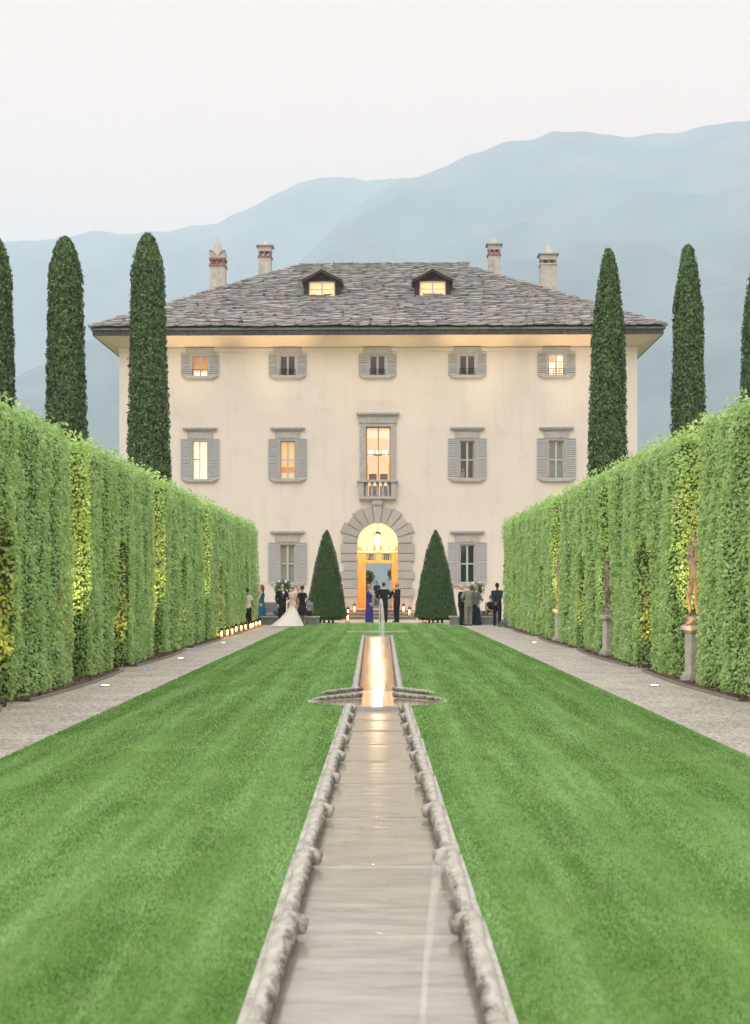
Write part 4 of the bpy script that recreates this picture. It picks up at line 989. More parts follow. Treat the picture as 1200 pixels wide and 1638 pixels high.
# ------------------------------------------------------------------ ground lights
def ground_light(x, y, tgt, W, label, on=True, ang=75, blend=.6):
    rt = empty('ground_light', (x, y, 0), label=label, cat='ground light', group='round lights sunk in the ground')
    b = MB(); b.lathe((0, 0, 0), [(.088, .0), (.09, .012), (.083, .018), (.08, .015)], darkiron, 18); b.build('light_rim', rt)
    b = MB(); b.lathe((0, 0, 0), [(.078, .014), (.05, .022), (.01, .026)], mat('lit_lens', (1, .85, .7), .4, emit=(1, .62, .4), estr=7), 16); b.build('light_lens', rt)
    spot('beam', (0, 0, .05), (tgt[0]-x, tgt[1]-y, tgt[2]), W, ang, blend, WARM if tgt[2] < 3.7 else ((1, .70, .38) if tgt[2] < 9 else (1, .74, .48)), rt, .04)
k_ = 0
for sg, Pp, ylist in ((1, PR, (24.1, 42.6)), (-1, PL, (24.0, 33.2, 42.4))):
    for yy in ylist:
        k_ += 1; xx = sg*(Pp-.80) if sg > 0 else -4.52
        where = {1: 'nearest one on the right path', 2: 'farther one on the right path', 3: 'nearest one on the left path', 4: 'middle one on the left path', 5: 'farthest one on the left path'}[k_]
        ground_light(xx, yy, (sg*(Pp+.45), yy+1.3, 3.3), 230, 'round warm light sunk in the gravel, '+where, ang=50)
for sg, Pp in ((1, PR), (-1, PL)):
    for j, (a, c) in enumerate(NICHE):
        spotw = 90
        xx = sg*(Pp+.35)
        w_ = ('first', 'second', 'third', 'fourth', 'fifth')[j]
        ground_light(xx, (a+c)/2-.2, (sg*(Pp+.2), c+.1, 2.4), spotw, 'warm upright light hidden inside the %s dark niche of the %s hedge' % (w_, 'right' if sg > 0 else 'left'), ang=85)
# the one behind each statue recess, grazing the lit leaves
for sg, Pp in ((1, PR), (-1, PL)):
    for j, s_ in enumerate(STAT):
        ground_light(sg*(Pp+.5), s_+.35, (sg*(Pp+.5), s_+1.15, 4.0), 650 if (sg < 0 or j != 1) else 380, 'warm uplight behind the %s statue recess in the %s hedge' % (('nearest', 'middle', 'farthest')[j], 'right' if sg > 0 else 'left'), ang=60)
# floods washing the facade and the soffit
for i, xx in enumerate((-9.5, -5.2, -2.35, 2.65, 5.2, 9.5)):
    W = 4800 if abs(xx) > 4 else 1500
    nm = ('leftmost', 'second from the left', 'behind the left yew cone', 'behind the right yew cone', 'second from the right', 'rightmost')[i]
    ground_light(xx, 69.6 if abs(xx) > 4 else 68.9, (xx*(1.02 if abs(xx) > 4 else .55), 73.0, 14.9), W, 'warm floodlight at the villa foot washing the facade, %s' % nm, ang=22 if abs(xx) > 4 else 30, blend=1)

# ------------------------------------------------------------------ figures
def voxel(o, size, smooth=4):
    m = o.modifiers.new('remesh', 'REMESH'); m.mode = 'VOXEL'; m.voxel_size = size; m.use_smooth_shade = True
    s = o.modifiers.new('smooth', 'SMOOTH'); s.factor = .5; s.iterations = smooth
def cap(b, p, q, r0, r1, m):
    p, q = Vector(p), Vector(q); b.tube([p, p.lerp(q, .5), q], [r0, (r0+r1)/2, r1], m, 12); b.ball(p, r0, m, 12, 8); b.ball(q, r1, m, 12, 8)
def ik(sh, tgt, l1, l2, hint):
    sh, tgt, hint = Vector(sh), Vector(tgt), Vector(hint); d = tgt-sh; D = min(d.length, (l1+l2)*.995); d.normalize(); tgt = sh+d*D
    a = (l1*l1-l2*l2+D*D)/(2*D); h_ = math.sqrt(max(0, l1*l1-a*a)); hp = hint-d*hint.dot(d)
    hp = hp.normalized() if hp.length > 1e-5 else Vector((0, 1, 0))
    return sh+d*a+hp*h_, tgt
SKIN = {k: mat('skin_'+k, c, .6, spec=.3) for k, c in dict(fair=(.62, .38, .28), tan=(.42, .24, .16), deep=(.16, .09, .06)).items()}
def cloth(n, c, c2=None, sc=8): return mat('cloth_'+n, c, .9, c2, sc, 3, .2, 30, spec=.15)
HAIR = {k: mat('hair_'+k, c, .6, tuple(v*.6 for v in c), 40) for k, c in dict(dark=(.02, .013, .01), brown=(.08, .045, .025), blonde=(.42, .28, .14), grey=(.32, .30, .28), auburn=(.26, .12, .05)).items()}
def hand(b, wr, d, m, s, side):
    """palm, four bent fingers and a side thumb"""
    d = Vector(d).normalized(); ref = Vector((0, 1, 0)) if abs(d.z) > .6 else Vector((0, 0, 1)); sd = d.cross(ref).normalized(); n = sd.cross(d)
    wr = Vector(wr); pc = wr+d*.045*s; b.tube([wr, pc, wr+d*.085*s], [.024*s, .034*s, .036*s], m, 10, sx=1.0)
    for k in range(4):
        ln = (.062, .074, .07, .055)[k]*s; base = wr+d*.085*s+sd*(k-1.5)*.019*s
        b.tube([base, base+d*ln*.5+n*.004*s, base+d*ln*.85+n*.022*s], [.0095*s, .009*s, .0075*s], m, 6)
    tb = wr+d*.03*s-sd*.03*s*side; b.tube([tb, tb+(d*.6-sd*side*.6).normalized()*.035*s, tb+(d*.9-sd*side*.3).normalized()*.06*s+n*.01*s], [.013*s, .011*s, .009*s], m, 6)
def person(label, x, y, yaw, h, skin='fair', hair='dark', hairstyle='short', top=None, bottom='trousers', bcol=None, rh=None, lh=None,
           female=False, lean=0, stride=.0, sit=False, sleeves='long', shirt=None, group='wedding guests in front of the villa', z=0, name='person', stone=None, hipshift=0, headturn=0, twist=0):
    s = h/1.75; sk = stone or SKIN[skin]; root = empty(name, (x, y, z), yaw, label=label, cat='statue' if stone else 'person', group=group)
    V3 = lambda a, b_, c: Vector((a*s, b_*s, c*s))
    hw_ = .088 if not female else .085; sw = .185 if not female else .16
    hipz = .93; hs = hipshift
    if sit: hipz = .48
    hip = V3(hs, 0, hipz); chest = V3(hs*.3, lean*.5, hipz+.38); nk = V3(0, lean, hipz+.57); hd = V3(headturn*.02, lean-.015, hipz+.72)
    bd = MB()
    # torso and pelvis
    tw = .125 if female else .14
    bd.tube([V3(hs, 0, hipz-.07), V3(hs, 0, hipz+.04), V3(hs*.8, lean*.2-.0, hipz+.18), V3(hs*.4, lean*.5, hipz+.34), V3(0, lean*.8, hipz+.47), V3(0, lean, hipz+.54)],
            [.10*s, .125*s, (.10 if female else .12)*s, .125*s, .11*s, .06*s], sk, 16, sx=1.28 if not female else 1.2, up=(0, 1, 0))
    for sg in (-1, 1): bd.ball(V3(sg*sw*.82, lean*.9, hipz+.48), (.06*s, .06*s, .055*s), sk)
    if female and not stone:
        for sg in (-1, 1): bd.ball(V3(sg*.062, lean*.6-.085, hipz+.35), .05*s, sk)
    bd.tube([nk-Vector((0, 0, .05*s)), nk+(hd-nk)*.6], [.055*s, .05*s], sk, 12)
    # head: skull, jaw, nose, ears, brow
    cy, sy_ = math.cos(headturn), math.sin(headturn)
    def hp(a, b_, c): return hd+Vector(((a*cy-b_*sy_)*s, (a*sy_+b_*cy)*s, c*s))
    bd.ball(hp(0, .012, .02), (.076*s, .092*s, .098*s), sk, 16, 12); bd.ball(hp(0, -.03, -.055), (.052*s, .058*s, .058*s), sk, 14, 10)
    bd.tube([hp(0, -.082, .02), hp(0, -.105, -.022), hp(0, -.088, -.032)], [.009*s, .014*s, .01*s], sk, 8)
    bd.tube([hp(-.03, -.078, -.06), hp(0, -.088, -.058), hp(.03, -.078, -.06)], [.006*s, .009*s, .006*s], sk, 6)
    for sg in (-1, 1):
        bd.ball(hp(sg*.078, .012, -.005), (.012*s, .02*s, .032*s), sk, 8, 6); bd.ball(hp(sg*.03, -.076, .03), (.02*s, .014*s, .009*s), sk, 8, 6)
    # arms
    arms = {}
    for sg, tgt in ((-1, rh), (1, lh)):
        sh = V3(sg*sw, lean, hipz+.49)
        if tgt is None: tgt = (sg*(sw+.06), -.03, hipz-.07)
        t_ = V3(*tgt); up = (tgt[2] > hipz+.6)
        el, wr = ik(sh, t_, .29*s, .255*s, (sg*.8, .6, -.6) if not up else (sg*1, .3, 0))
        arms[sg] = (sh, el, wr); fd = (wr-el).normalized()
        bd.tube([sh, sh.lerp(el, .4), el, el.lerp(wr, .35), wr], [.05*s, .046*s, .036*s, .037*s, .024*s], sk, 12); bd.ball(el, .036*s, sk, 10, 8)
        hand(bd, wr, fd, sk, s, sg)
    # legs
    legs = {}
    for sg in (-1, 1):
        hj = V3(hs+sg*hw_, 0, hipz-.03)
        if sit: kn = V3(sg*.10, -.42, .50); an = V3(sg*.1, -.46, .08); an.z = .08*s
        else:
            an = V3(sg*(.095+stride*.2), sg*stride, .08); kn = (hj+an)/2+V3(sg*.004+(hs*.5 if hs*sg < 0 else 0), -.025-(.09 if hs*sg < 0 else 0), .02)
        legs[sg] = (hj, kn, an)
        bd.tube([hj, hj.lerp(kn, .35), kn, kn.lerp(an, .3), an], [.088*s, .08*s, .053*s, .056*s, .034*s], sk, 14); bd.ball(hj, .088*s, sk); bd.ball(kn, .053*s, sk)
        bd.tube([an, an+V3(0, .02, -.05)], [.035*s, .035*s], sk, 10); bd.tube([an+V3(0, .04, -.055), an+V3(0, -.05, -.05), an+V3(sg*.015, -.15, -.062)], [.03*s, .033*s, .02*s], sk, 10)
    o = bd.build('figure' if stone else 'body', root); voxel(o, .009*s, 3)
    if stone: return root
    # eyes
    e_ = MB()
    for sg in (-1, 1): e_.ball(hp(sg*.03, -.078, .012), (.011*s, .006*s, .006*s), HAIR['dark'], 8, 6)
    e_.build('eyes', root)
    # hair
    hm = HAIR[hair]; hb = MB()
    if hairstyle != 'bald':
        hb.ball(hp(0, .026, .036), (.084*s, .093*s, .098*s), hm, 16, 12)
        if hairstyle == 'long':
            hb.tube([hp(0, .07, .03), hp(0, .085, -.08), hp(0, .08, -.22)], [.075*s, .07*s, .045*s], hm, 12); 
            for sg in (-1, 1): hb.tube([hp(sg*.07, .02, .02), hp(sg*.078, .03, -.1), hp(sg*.07, .03, -.2)], [.025*s, .03*s, .02*s], hm, 8)
        if hairstyle == 'bun': hb.ball(hp(0, .105, .03), (.055*s, .05*s, .05*s), hm)
        if hairstyle == 'bob': hb.tube([hp(0, .05, .03), hp(0, .06, -.06)], [.085*s, .07*s], hm, 12, sx=1.05)
    else: hb.tube([hp(-.08, .02, -.01), hp(-.055, .085, -.01), hp(0, .1, -.01), hp(.055, .085, -.01), hp(.08, .02, -.01)], [.014*s, .02*s, .022*s, .02*s, .014*s], hm, 8)
    o = hb.build('hair', root); voxel(o, .010*s, 2)
    # clothing
    if top is not None:
        tb = MB(); jk = sleeves == 'jacket'
        lo = hipz-.14 if jk else hipz-.02
        tb.tube([V3(hs, 0, lo), V3(hs, 0, hipz+.03), V3(hs*.8, lean*.2, hipz+.18), V3(hs*.4, lean*.5, hipz+.34), V3(0, lean*.85, hipz+.46), V3(0, lean, hipz+.545)],
                [.145*s, .142*s, (.135 if jk else .112)*s, .15*s, .13*s, .062*s], top, 18, sx=1.28 if not female else 1.2, up=(0, 1, 0))
        for sg in (-1, 1):
            sh, el, wr = arms[sg]
            if sleeves != 'none': tb.ball(V3(sg*sw*.86, lean*.92, hipz+.485), (.075*s, .075*s, .065*s), top)
            if female: tb.ball(V3(sg*.062, lean*.6-.09, hipz+.35), .055*s, top)
            if sleeves in ('long', 'jacket'): tb.tube([sh, sh.lerp(el, .5), el, el.lerp(wr, .5), wr-(wr-el).normalized()*.02*s], [.07*s, .064*s, .055*s, .05*s, .042*s], top, 12); tb.ball(el, .055*s, top, 10, 8)
            if sleeves == 'short': tb.tube([sh, sh.lerp(el, .6)], [.066*s, .058*s], top, 12)
        o = tb.build('jacket' if jk else 'top', root); voxel(o, .013*s, 3)
        if shirt:
            sb = MB(); sb.tube([nk+V3(0, .0, -.03), nk+V3(0, -.004, .028)], [.066*s, .06*s], shirt, 14)
            sb.add([V3(-.05, lean*.7-.152, hipz+.47), V3(.05, lean*.7-.152, hipz+.47), V3(.012, lean*.4-.158, hipz+.2), V3(-.012, lean*.4-.158, hipz+.2),
                    V3(-.05, lean*.7-.12, hipz+.5), V3(.05, lean*.7-.12, hipz+.5)], [(0, 1, 2, 3), (4, 5, 1, 0)], shirt); sb.build('shirt', root)
            tb = MB(); tb.tube([V3(0, lean-.07, hipz+.535), V3(0, lean*.6-.162, hipz+.4), V3(0, lean*.4-.168, hipz+.24)], [.016*s, .02*s, .026*s], cloth('dark_tie', (.015, .015, .03)), 8); tb.build('tie', root)
    if bottom == 'trousers':
        tb = MB(); tb.tube([V3(hs, 0, hipz-.1), V3(hs, 0, hipz+.05)], [.125*s, .128*s], bcol, 16, sx=1.28, up=(0, 1, 0))
        for sg in (-1, 1):
            hj, kn, an = legs[sg]; a2 = an+V3(0, .0, -.03); tb.tube([hj, hj.lerp(kn, .4), kn, kn.lerp(a2, .5), a2], [.105*s, .098*s, .078*s, .07*s, .062*s], bcol, 14); tb.ball(hj, .105*s, bcol); tb.ball(kn, .078*s, bcol)
        o = tb.build('trousers', root); voxel(o, .013*s, 3)
    else:
        ln, fl, tail = bottom      # hem height, hem radius, train length
        tb = MB(); seg = 28; prof = []
        for t in np.linspace(0, 1, 12):
            z_ = hipz+.12+(ln-hipz-.12)*t; r_ = .115+(.155-.115)*min(1, t*3.2)+(fl-.155)*max(0, t-.28)/.72; prof.append((z_, r_, t))
        vs = []
        for z_, r_, t in prof:
            for k in range(seg):
                a = 2*PI*k/seg; rp_ = r_*(1+.09*t*math.sin(a*7+1)+.05*t*math.sin(a*11)); back = max(0, math.sin(a))*tail*t**2.2
                vs.append(V3(hs*(1-t)+rp_*1.12*math.cos(a)*(1+.35*tail*t*max(0, math.sin(a))), rp_*math.sin(a)+back, z_))
        fs = [(i*seg+k, i*seg+(k+1) % seg, (i+1)*seg+(k+1) % seg, (i+1)*seg+k) for i in range(11) for k in range(seg)]
        tb.add(vs, fs, bcol, True); tb.build('skirt', root)
    sb = MB(); shoe = cloth('shoe_leather', (.015, .012, .012))
    for sg in (-1, 1):
        an = legs[sg][2]; sb.tube([an+V3(0, .055, -.052), an+V3(0, -.03, -.042), an+V3(sg*.01, -.12, -.054), an+V3(sg*.015, -.175, -.062)], [.03*s, .04*s, .036*s, .018*s], shoe, 10)
    sb.build('shoes', root)
    return root
black = cloth('black_wool', (.014, .012, .014)); navy = cloth('navy_wool', (.02, .03, .055)); navyd = cloth('dark_navy', (.012, .013, .03)); greyw = cloth('grey_wool', (.24, .22, .19)); white = cloth('white_cotton', (.75, .73, .70)); bridal = cloth('ivory_tulle', (.76, .71, .67), (.68, .63, .6), 14)
purple = cloth('royal_purple_satin', (.045, .03, .22)); teal = cloth('teal_silk', (.02, .17, .27), (.015, .11, .2)); pattern = cloth('grey_flowered_silk', (.22, .2, .22), (.06, .06, .09), 40); lace = cloth('blush_lace', (.62, .45, .4), (.7, .58, .53), 50); green = cloth('dark_green_silk', (.02, .08, .06)); pink = cloth('dusty_pink', (.55, .33, .3)); greyblue = cloth('grey_blue', (.2, .24, .3))
pos = lambda px, y: ((px-604)/F*y, y)
B = PI   # back to the camera
# group at the door
person('woman in long royal purple dress with short blonde hair left of the central man', *pos(591, 66.8), B-1.1, 1.76, 'fair', 'blonde', 'bob', purple, (.02, .19, 0), purple, rh=(-.02, -.34, 1.08), lh=(.1, -.34, 1.1), female=True, sleeves='none')
person('man in black suit seen from behind in front of the arched door', *pos(614, 66.6), B, 1.84, 'fair', 'brown', 'short', black, 'trousers', black, rh=(-.2, -.22, 1.05), lh=(.2, -.22, 1.05), sleeves='jacket', shirt=white, stride=.03)
person('bearded man in dark navy suit facing left beside the door', *pos(635, 67.2), -1.0, 1.84, 'tan', 'dark', 'bald', navyd, 'trousers', navyd, rh=(-.05, -.27, 1.36), lh=(.16, -.34, 1.12), sleeves='jacket', shirt=white)
person('blonde woman in dark top standing beyond the hall on the lake side', *pos(603, 94), B-2.6, 1.75, 'fair', 'blonde', 'bob', cloth('charcoal', (.03, .03, .04)), (.05, .22, 0), greyblue, rh=(-.1, -.3, 1.2), female=True, z=.3)
# left group
person('woman in white short sleeved top and black trousers beside the left hedge end', *pos(396, 56.4), B-.5, 1.58, 'tan', 'dark', 'bun', white, 'trousers', black, rh=(-.12, -.28, 1.0), female=True, sleeves='short')
person('long haired woman in strapless teal blue dress by the stone bench', *pos(418.5, 64.5), -2.0+PI*.15, 1.74, 'fair', 'auburn', 'long', teal, (.06, .24, 0), teal, rh=(-.06, -.3, 1.1), lh=(.08, -.3, 1.12), female=True, sleeves='none')
person('groom in black suit and white shirt embracing the bride', *pos(451, 61.6), -PI*.62+PI*.5+.9, 1.78, 'fair', 'brown', 'short', black, 'trousers', black, rh=(-.22, -.05, .9), lh=(.1, -.3, 1.15), sleeves='jacket', shirt=white)
person('bride in white gown with lace back and long train, blonde hair up', *pos(468, 60.8), B-.75, 1.70, 'fair', 'blonde', 'bun', lace, (.02, .44, .75), bridal, rh=(.1, -.28, 1.2), lh=(-.1, -.28, 1.15), female=True, sleeves='short')
person('guest in dusty pink with reddish hair half hidden behind the bride', *pos(477, 62.2), .2, 1.70, 'fair', 'auburn', 'bob', pink, (.4, .24, 0), pink, female=True, sleeves='long')
person('woman in sleeveless black knee length dress beside the bride', *pos(483.5, 61.0), B+.7, 1.68, 'tan', 'dark', 'bun', black, (.46, .27, 0), black, rh=(-.2, -.1, .95), lh=(.12, -.22, 1.0), female=True, sleeves='short')
person('child with dark hair standing behind the left yew cone', *pos(495, 62.8), B, 1.18, 'tan', 'dark', 'short', greyblue, 'trousers', navy, sleeves='short')
# right group
person('man in black dinner suit and white shirt facing the grey suited man', *pos(738, 62.2), 1.2, 1.72, 'fair', 'brown', 'bald', black, 'trousers', black, rh=(-.1, -.3, 1.15), lh=(.12, -.3, 1.0), sleeves='jacket', shirt=white)
person('bald man in light grey suit seen from behind in the right group', *pos(750, 61.6), B+.35, 1.78, 'fair', 'grey', 'bald', greyw, 'trousers', greyw, rh=(-.1, -.28, 1.12), lh=(.2, -.15, 1.05), sleeves='jacket', shirt=white, stride=.03)
person('grey haired woman in flowered top and navy long skirt in the right group', *pos(762, 62.4), B-1.0, 1.72, 'fair', 'grey', 'bob', pattern, (.03, .22, 0), navyd, rh=(-.08, -.28, 1.1), lh=(.1, -.26, 1.05), female=True, sleeves='long')
person('man in navy suit standing alone with hands clasped behind his back', *pos(795.5, 61.2), B-.25, 1.80, 'deep', 'dark', 'short', navy, 'trousers', navyd, rh=(-.03, .22, .98), lh=(.05, .23, .96), sleeves='jacket', stride=.04)
person('seated guest in black leaning over the stone bench', *pos(784, 63.4), .5, 1.72, 'tan', 'dark', 'bob', black, (.42, .2, 0), cloth('dark_green_silk', (.02, .08, .06)), female=True, sit=True, lean=-.12, rh=(-.15, -.38, .62), lh=(.2, -.4, .6), sleeves='short')

# ------------------------------------------------------------------ statues on pedestals
statm = mat('weathered_statue_stone', (.34, .29, .23), .9, (.17, .14, .11), 9, 7, .5, 50, dirt=((.06, .05, .04), 6, .55, .66))
pedm = mat('pedestal_stone', (.56, .53, .48), .9, (.42, .39, .35), 7, 7, .4, 50, dirt=((.15, .12, .1), 5, .6, .72))
def statue(sg, x, y, pose, label):
    kw = [dict(rh=(-.12, -.02, 2.05), lh=(.22, -.06, 1.25), hipshift=.05), dict(rh=(-.3, .05, 1.0), lh=(.16, -.1, 1.62), hipshift=-.06), dict(rh=(-.16, .02, 2.0), lh=(.1, -.02, 2.02), hipshift=.06)][pose]
    rt = person(label, x, y, (-PI/2 if sg > 0 else PI/2)*1.0+.3*sg, 1.22, stone=statm, name='garden_statue', z=0, group='statues in the hedge recesses', stride=.04, lean=-.03, **kw)
    fig = rt.children[0]; fig.location.z = 1.14
    b = MB()
    b.box(-.17, .17, -.17, .17, 0, .12, pedm); b.box(-.15, .15, -.15, .15, .12, .17, pedm)
    b.box(-.115, .115, -.115, .115, .17, .86, pedm); b.box(-.135, .135, -.135, .135, .86, .90, pedm); b.build('pedestal_shaft', rt, bevel=.008)
    b = MB(); b.box(-.17, .17, -.17, .17, .90, .98, pedm); b.box(-.15, .15, -.15, .15, .98, 1.0, pedm); b.build('pedestal_cap', rt, bevel=.01)
    b = MB(); b.lathe((0, 0, 1.0), [(.14, 0), (.15, .03), (.12, .08), (.13, .11), (.10, .15)], statm, 14); b.lathe((.03, .09, 1.14), [(.06, 0), (.05, .2), (.055, .4), (.03, .5)], statm, 10)
    b.tube([(-.12, .05, 1.75), (-.02, .09, 1.7), (.1, .03, 1.62), (.12, -.05, 1.5)], [.03, .035, .035, .02], statm, 8); b.build('plinth', rt)
for j, s_ in enumerate(STAT):
    w_ = ('nearest to the camera', 'in the middle recess', 'farthest from the camera')[j]
    statue(1, PR+.05, s_+.1, (2, 1, 0)[j], 'weathered stone statue on a slim pedestal in the right hedge, '+w_)
    statue(-1, -(PL+.24), s_-.3, (0, 2, 1)[j], 'weathered stone statue on a slim pedestal in the left hedge, '+w_)

# ------------------------------------------------------------------ candle lanterns
flame = mat('candle_flame', (1, .8, .5), .5, emit=(1, .50, .20), estr=26); wax = mat('candle_wax', (.85, .75, .6), .6, emit=(1, .36, .12), estr=.7)
def lantern_parts(rt, s=1.0):
    b = MB(); b.lathe((0, 0, 0), [(.085*s, 0), (.09*s, .015*s), (.075*s, .02*s)], darkiron, 14); b.lathe((0, 0, 0), [(.05*s, .30*s), (.085*s, .27*s), (.02*s, .34*s)], darkiron, 14)
    b.tube([(-.045*s, 0, .33*s), (-.03*s, 0, .40*s), (.03*s, 0, .40*s), (.045*s, 0, .33*s)], .005*s, darkiron, 5)
    for k in range(4): a = k*PI/2+.78; b.tube([(.08*s*math.cos(a), .08*s*math.sin(a), .02*s), (.08*s*math.cos(a), .08*s*math.sin(a), .28*s)], .005*s, darkiron, 5)
    b.build('lantern_frame', rt)
    b = MB(); b.lathe((0, 0, 0), [(.075*s, .02*s), (.075*s, .27*s)], glass('candle_glass', (1, .97, .93), .18, .1), 14); b.build('lantern_glass', rt)
    b = MB(); b.lathe((0, 0, 0), [(.045*s, .02*s), (.045*s, .13*s), (.02*s, .135*s)], wax, 12); b.build('candle', rt)
    b = MB(); b.lathe((0, 0, 0), [(.008*s, .14*s), (.026*s, .165*s), (.014*s, .2*s), (.002*s, .225*s)], flame, 8); b.build('flame', rt)
    spot('candle_light', (0, 0, .2*s), None, 6, 0, 0, (1, .45, .15), rt, .05, 'POINT')
proto = None
LP = [(354.7, 1021), (363.8, 1019), (371.5, 1016.5), (378, 1013), (386, 1011), (393, 1009), (401, 1007), (405, 1006), (410, 1003.5), (415.5, 1002)]
nths = ['nearest', 'second nearest', 'third nearest', 'fourth nearest', 'fifth nearest', 'fifth farthest', 'fourth farthest', 'third farthest', 'second farthest', 'farthest']
for i, (px, py) in enumerate(LP):
    y = F*H/(py-HZ); x = (px-604)/F*y
    lb = 'glass candle lantern on the left gravel path, %s of the row' % nths[i]
    if proto is None: proto = empty('candle_lantern', (x, y, 0), label=lb, cat='lantern', group='candle lanterns in a row by the left hedge'); lantern_parts(proto)
    else: o = copy_tree(proto); o.location = (x, y, 0); o['label'] = lb
for (px, y, z, lb) in ((557, VY-1.05, .185, 'candle lantern on the lowest door step at far left'), (567, VY-.62, .345, 'candle lantern on the upper door step at left'), (645.5, VY-.62, .345, 'candle lantern on the upper door step at right'), (655, VY-1.05, .185, 'candle lantern on the lowest door step at far right'),
                       (679, 66.8, .004, 'candle lantern under the right edge of the right yew cone'), (556.5, 67.3, .004, 'candle lantern on the terrace beside the left yew cone')):
    o = copy_tree(proto); o.location = ((px-604)/F*y, y, z); o['label'] = lb; o['group'] = 'candle lanterns at the door'; o.scale = (1.35, 1.35, 1.35)

# ------------------------------------------------------------------ benches, seats, flowers
benchm = mat('grey_bench_stone', (.22, .225, .22), .8, (.16, .165, .16), 8, 6, .2, 40)
def bench(x0, x1, y, label):
    rt = empty('stone_bench', ((x0+x1)/2, y, 0), label=label, cat='stone bench'); w_ = (x1-x0)/2; n_ = max(2, int((x1-x0)/.8)); b = MB()
    for i in range(n_): a = -w_+2*w_*i/n_; b.box(a+.008, a+2*w_/n_-.008, 0, .45, 0, .32, benchm)
    b.build('bench_blocks', rt, bevel=.01); b = MB(); b.box(-w_-.04, w_+.04, -.04, .5, .32, .38, mat('bench_top_stone', (.42, .42, .40), .8, (.33, .33, .31), 6)); b.build('bench_top', rt, bevel=.01)
bench(-5.05, -2.55, 62.7, 'low grey stone bench behind the bride on the left'); bench(3.15, 5.25, 62.9, 'low grey stone bench behind the guests on the right')
def armchair(x, y, yaw, col, label, group='lounge chairs behind the stone benches'):
    rt = empty('lounge_chair', (x, y, 0), yaw, label=label, cat='chair', group=group)
    fr = mat('dark_wicker', (.10, .095, .09), .8, (.05, .05, .05), 60)
    for nm, sx, sy in (('leg', -1, -1), ('leg', 1, -1), ('leg', -1, 1), ('leg', 1, 1)):
        b = MB(); b.tube([(sx*.3, sy*.3, 0), (sx*.32, sy*.3, .32)], [.02, .028], fr, 8); b.build(nm, rt)
    b = MB(); b.box(-.34, .34, -.34, .34, .28, .36, fr); b.box(-.38, -.31, -.34, .34, .36, .60, fr); b.box(.31, .38, -.34, .34, .36, .60, fr); b.build('seat_frame', rt, bevel=.02)
    b = MB(); b.box(-.3, .3, -.33, .28, .36, .48, col); b.build('seat_cushion', rt, bevel=.05)
    b = MB(); b.box(-.33, .33, .24, .40, .36, .98, col); b.build('backrest', rt, bevel=.05)
cg = cloth('grey_canvas', (.30, .31, .32)); cb_ = cloth('slate_blue_canvas', (.10, .16, .23)); cw = cloth('pale_canvas', (.55, .54, .53))
armchair(-4.75, 64.6, .2, cg, 'grey upholstered lounge chair with tall back at the far left'); armchair(-3.75, 64.2, B+.3, cb_, 'dark blue lounge chair left of the groom'); armchair(4.2, 64.3, .5, cg, 'grey lounge chair behind the right stone bench'); armchair(5.0, 64.0, B+.2, cg, 'wicker lounge chair near the end of the right hedge')
def cushion(x, y, z, s, m_, label, rz=0):
    b = MB(); b.ball((0, 0, s*.7), (s, s*.45, s*.75), m_, 16, 10); o = b.build('cushion', loc=(x, y, z)); o.rotation_euler = (R(14), R(12), rz); tag(o, label, 'cushion', 'cushions on the stone benches')
cushion(-4.35, 62.9, .38, .24, cb_, 'dark blue cushion on the left stone bench'); cushion(-3.95, 62.95, .38, .2, cw, 'pale cushion on the left stone bench beside the groom', .3)
cushion(4.25, 63.1, .38, .28, cw, 'large pale cushion on the right stone bench before the seated guest'); cushion(3.75, 63.1, .38, .22, cg, 'grey cushion on the right stone bench behind the grey suited man', .2)
petal = mat('white_petal', (.75, .74, .66), .7, island=[(.8, .78, .7), (.6, .62, .48), (.82, .8, .76)]); fleaf = mat('bouquet_leaf', (.08, .15, .04), .6, island=[(.04, .09, .03), (.12, .22, .07), (.2, .28, .1)], trans=.2); pinkp = mat('pink_petal', (.7, .35, .35), .7, island=[(.75, .4, .4), (.8, .65, .6), (.6, .2, .25)])
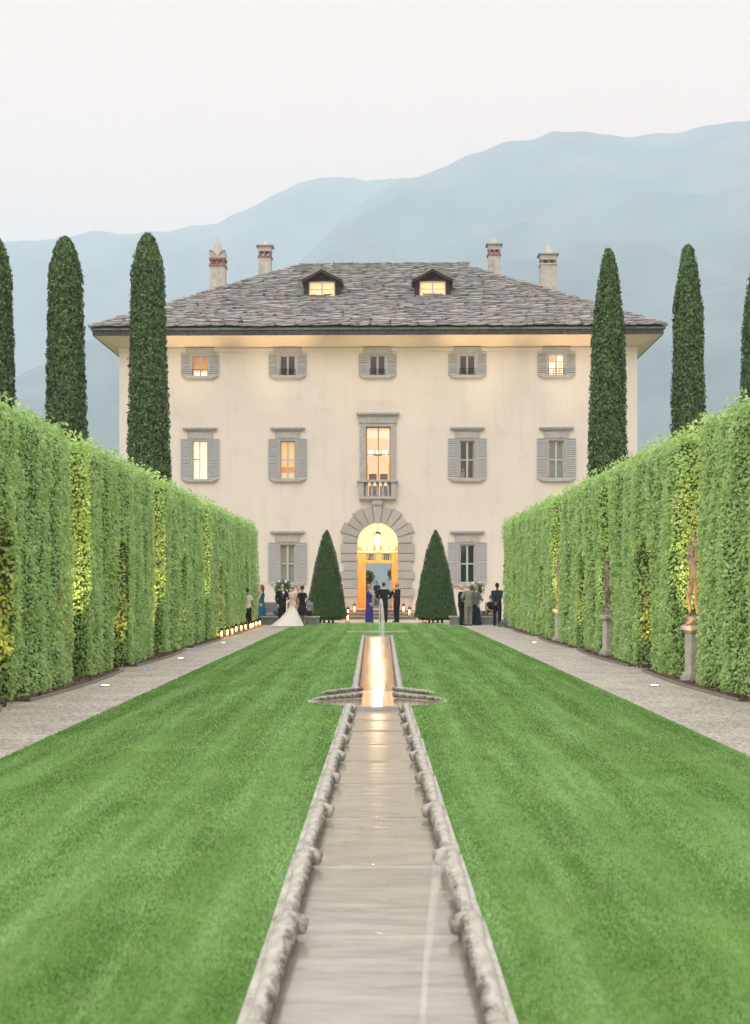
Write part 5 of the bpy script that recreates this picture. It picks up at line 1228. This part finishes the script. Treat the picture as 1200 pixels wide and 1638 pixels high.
def flowers(x, y, z0, hz, r, nfl, label, pet=petal, seed=1, pedestal=True):
    rt = empty('flower_arrangement', (x, y, z0), label=label, cat='flowers', group='tall flower arrangements'); rr = np.random.default_rng(seed)
    b = MB(); b.lathe((0, 0, 0), [(.2, 0), (.2, .05), (.06, .12), (.05, hz-.75), (.09, hz-.7), (.16, hz-.5), (.18, hz-.42), (.14, hz-.4)] if pedestal else [(.14, 0), (.18, .3), (.12, hz-.4)], mat('urn_stone', (.45, .43, .39), .8), 16); b.build('vase', rt)
    n = 1500; d = norm(rr.normal(0, 1, (n, 3))); q = d*r*(rr.uniform(.3, 1.15, n)[:, None])*np.array([1, .8, .85]); q[:, 2] += hz; q[:260, 2] -= rr.uniform(0, r*1.5, 260)
    leaves('leaves', q, d, .11, fleaf, rt, ratio=.45)
    b = MB()
    for i in range(nfl):
        v = Vector(rr.normal(0, 1, 3)).normalized(); c = (v.x*r*.95, v.y*r*.75-.05, hz+v.z*r*.8); k = rr.uniform(.045, .10)
        for j in range(7): w3 = Vector(rr.normal(0, 1, 3)).normalized()*k*.5; b.ball((c[0]+w3.x, c[1]+w3.y, c[2]+w3.z), k*.6, pet, 7, 5)
    b.build('blossoms', rt)
flowers(-4.15, 63.9, 0, 1.62, .38, 22, 'tall arrangement of white hydrangeas behind the bride and groom', seed=3)
flowers(4.35, 63.9, 0, 1.58, .34, 14, 'tall leafy arrangement with cream roses behind the right group', seed=4)
flowers(-.62, VY+8.5, THR, 1.75, .42, 16, 'large leafy white flower arrangement inside the hall at left', seed=5)
flowers(.98, VY+11, THR, 1.95, .36, 10, 'leafy pink flower arrangement inside the hall at right', pinkp, seed=6)
flowers(-.65, VY+6.5, THR, .55, .24, 16, 'low bunch of white flowers on the hall floor at left', seed=8, pedestal=False)
# grey leaved shrub by the right hedge end
rt = empty('lavender_bush', (5.32, 59.6, 0), label='small silvery shrub at the foot of the right hedge end', cat='shrub'); n = 1500; d = norm(RNG.normal(0, 1, (n, 3))); d[:, 2] = np.abs(d[:, 2])
leaves('foliage', d*np.array([.34, .3, .36])*RNG.uniform(.5, 1, (n, 1)), d, .1, mat('silver_leaf', (.2, .27, .24), .7, island=[(.14, .2, .18), (.28, .35, .32)]), rt, up=1, ratio=.25)
b = MB()
for k in range(9): a = k*.7; b.tube([(0, 0, 0), (.15*math.cos(a), .13*math.sin(a), .22)], [.012, .006], bark, 5)
b.build('stem', rt)

# ------------------------------------------------------------------ air
def haze(density):
    b = MB(); b.box(-3600, 3600, -500, 4800, -9.5, 1090, mat('unused', (1, 1, 1)))
    o = b.build('haze'); m = bpy.data.materials.new('haze_air'); m.use_nodes = True; n = m.node_tree.nodes; n.clear()
    out = n.new('ShaderNodeOutputMaterial'); v = n.new('ShaderNodeVolumePrincipled'); v.inputs['Density'].default_value = density; v.inputs['Color'].default_value = (.745, .875, 1.0, 1); v.inputs['Anisotropy'].default_value = 0
    m.node_tree.links.new(v.outputs[0], out.inputs['Volume']); o.data.materials.clear(); o.data.materials.append(m); tag(o, kind='stuff')
    o.display_type = 'WIRE'
HAZE = .00042
if HAZE: haze(HAZE)
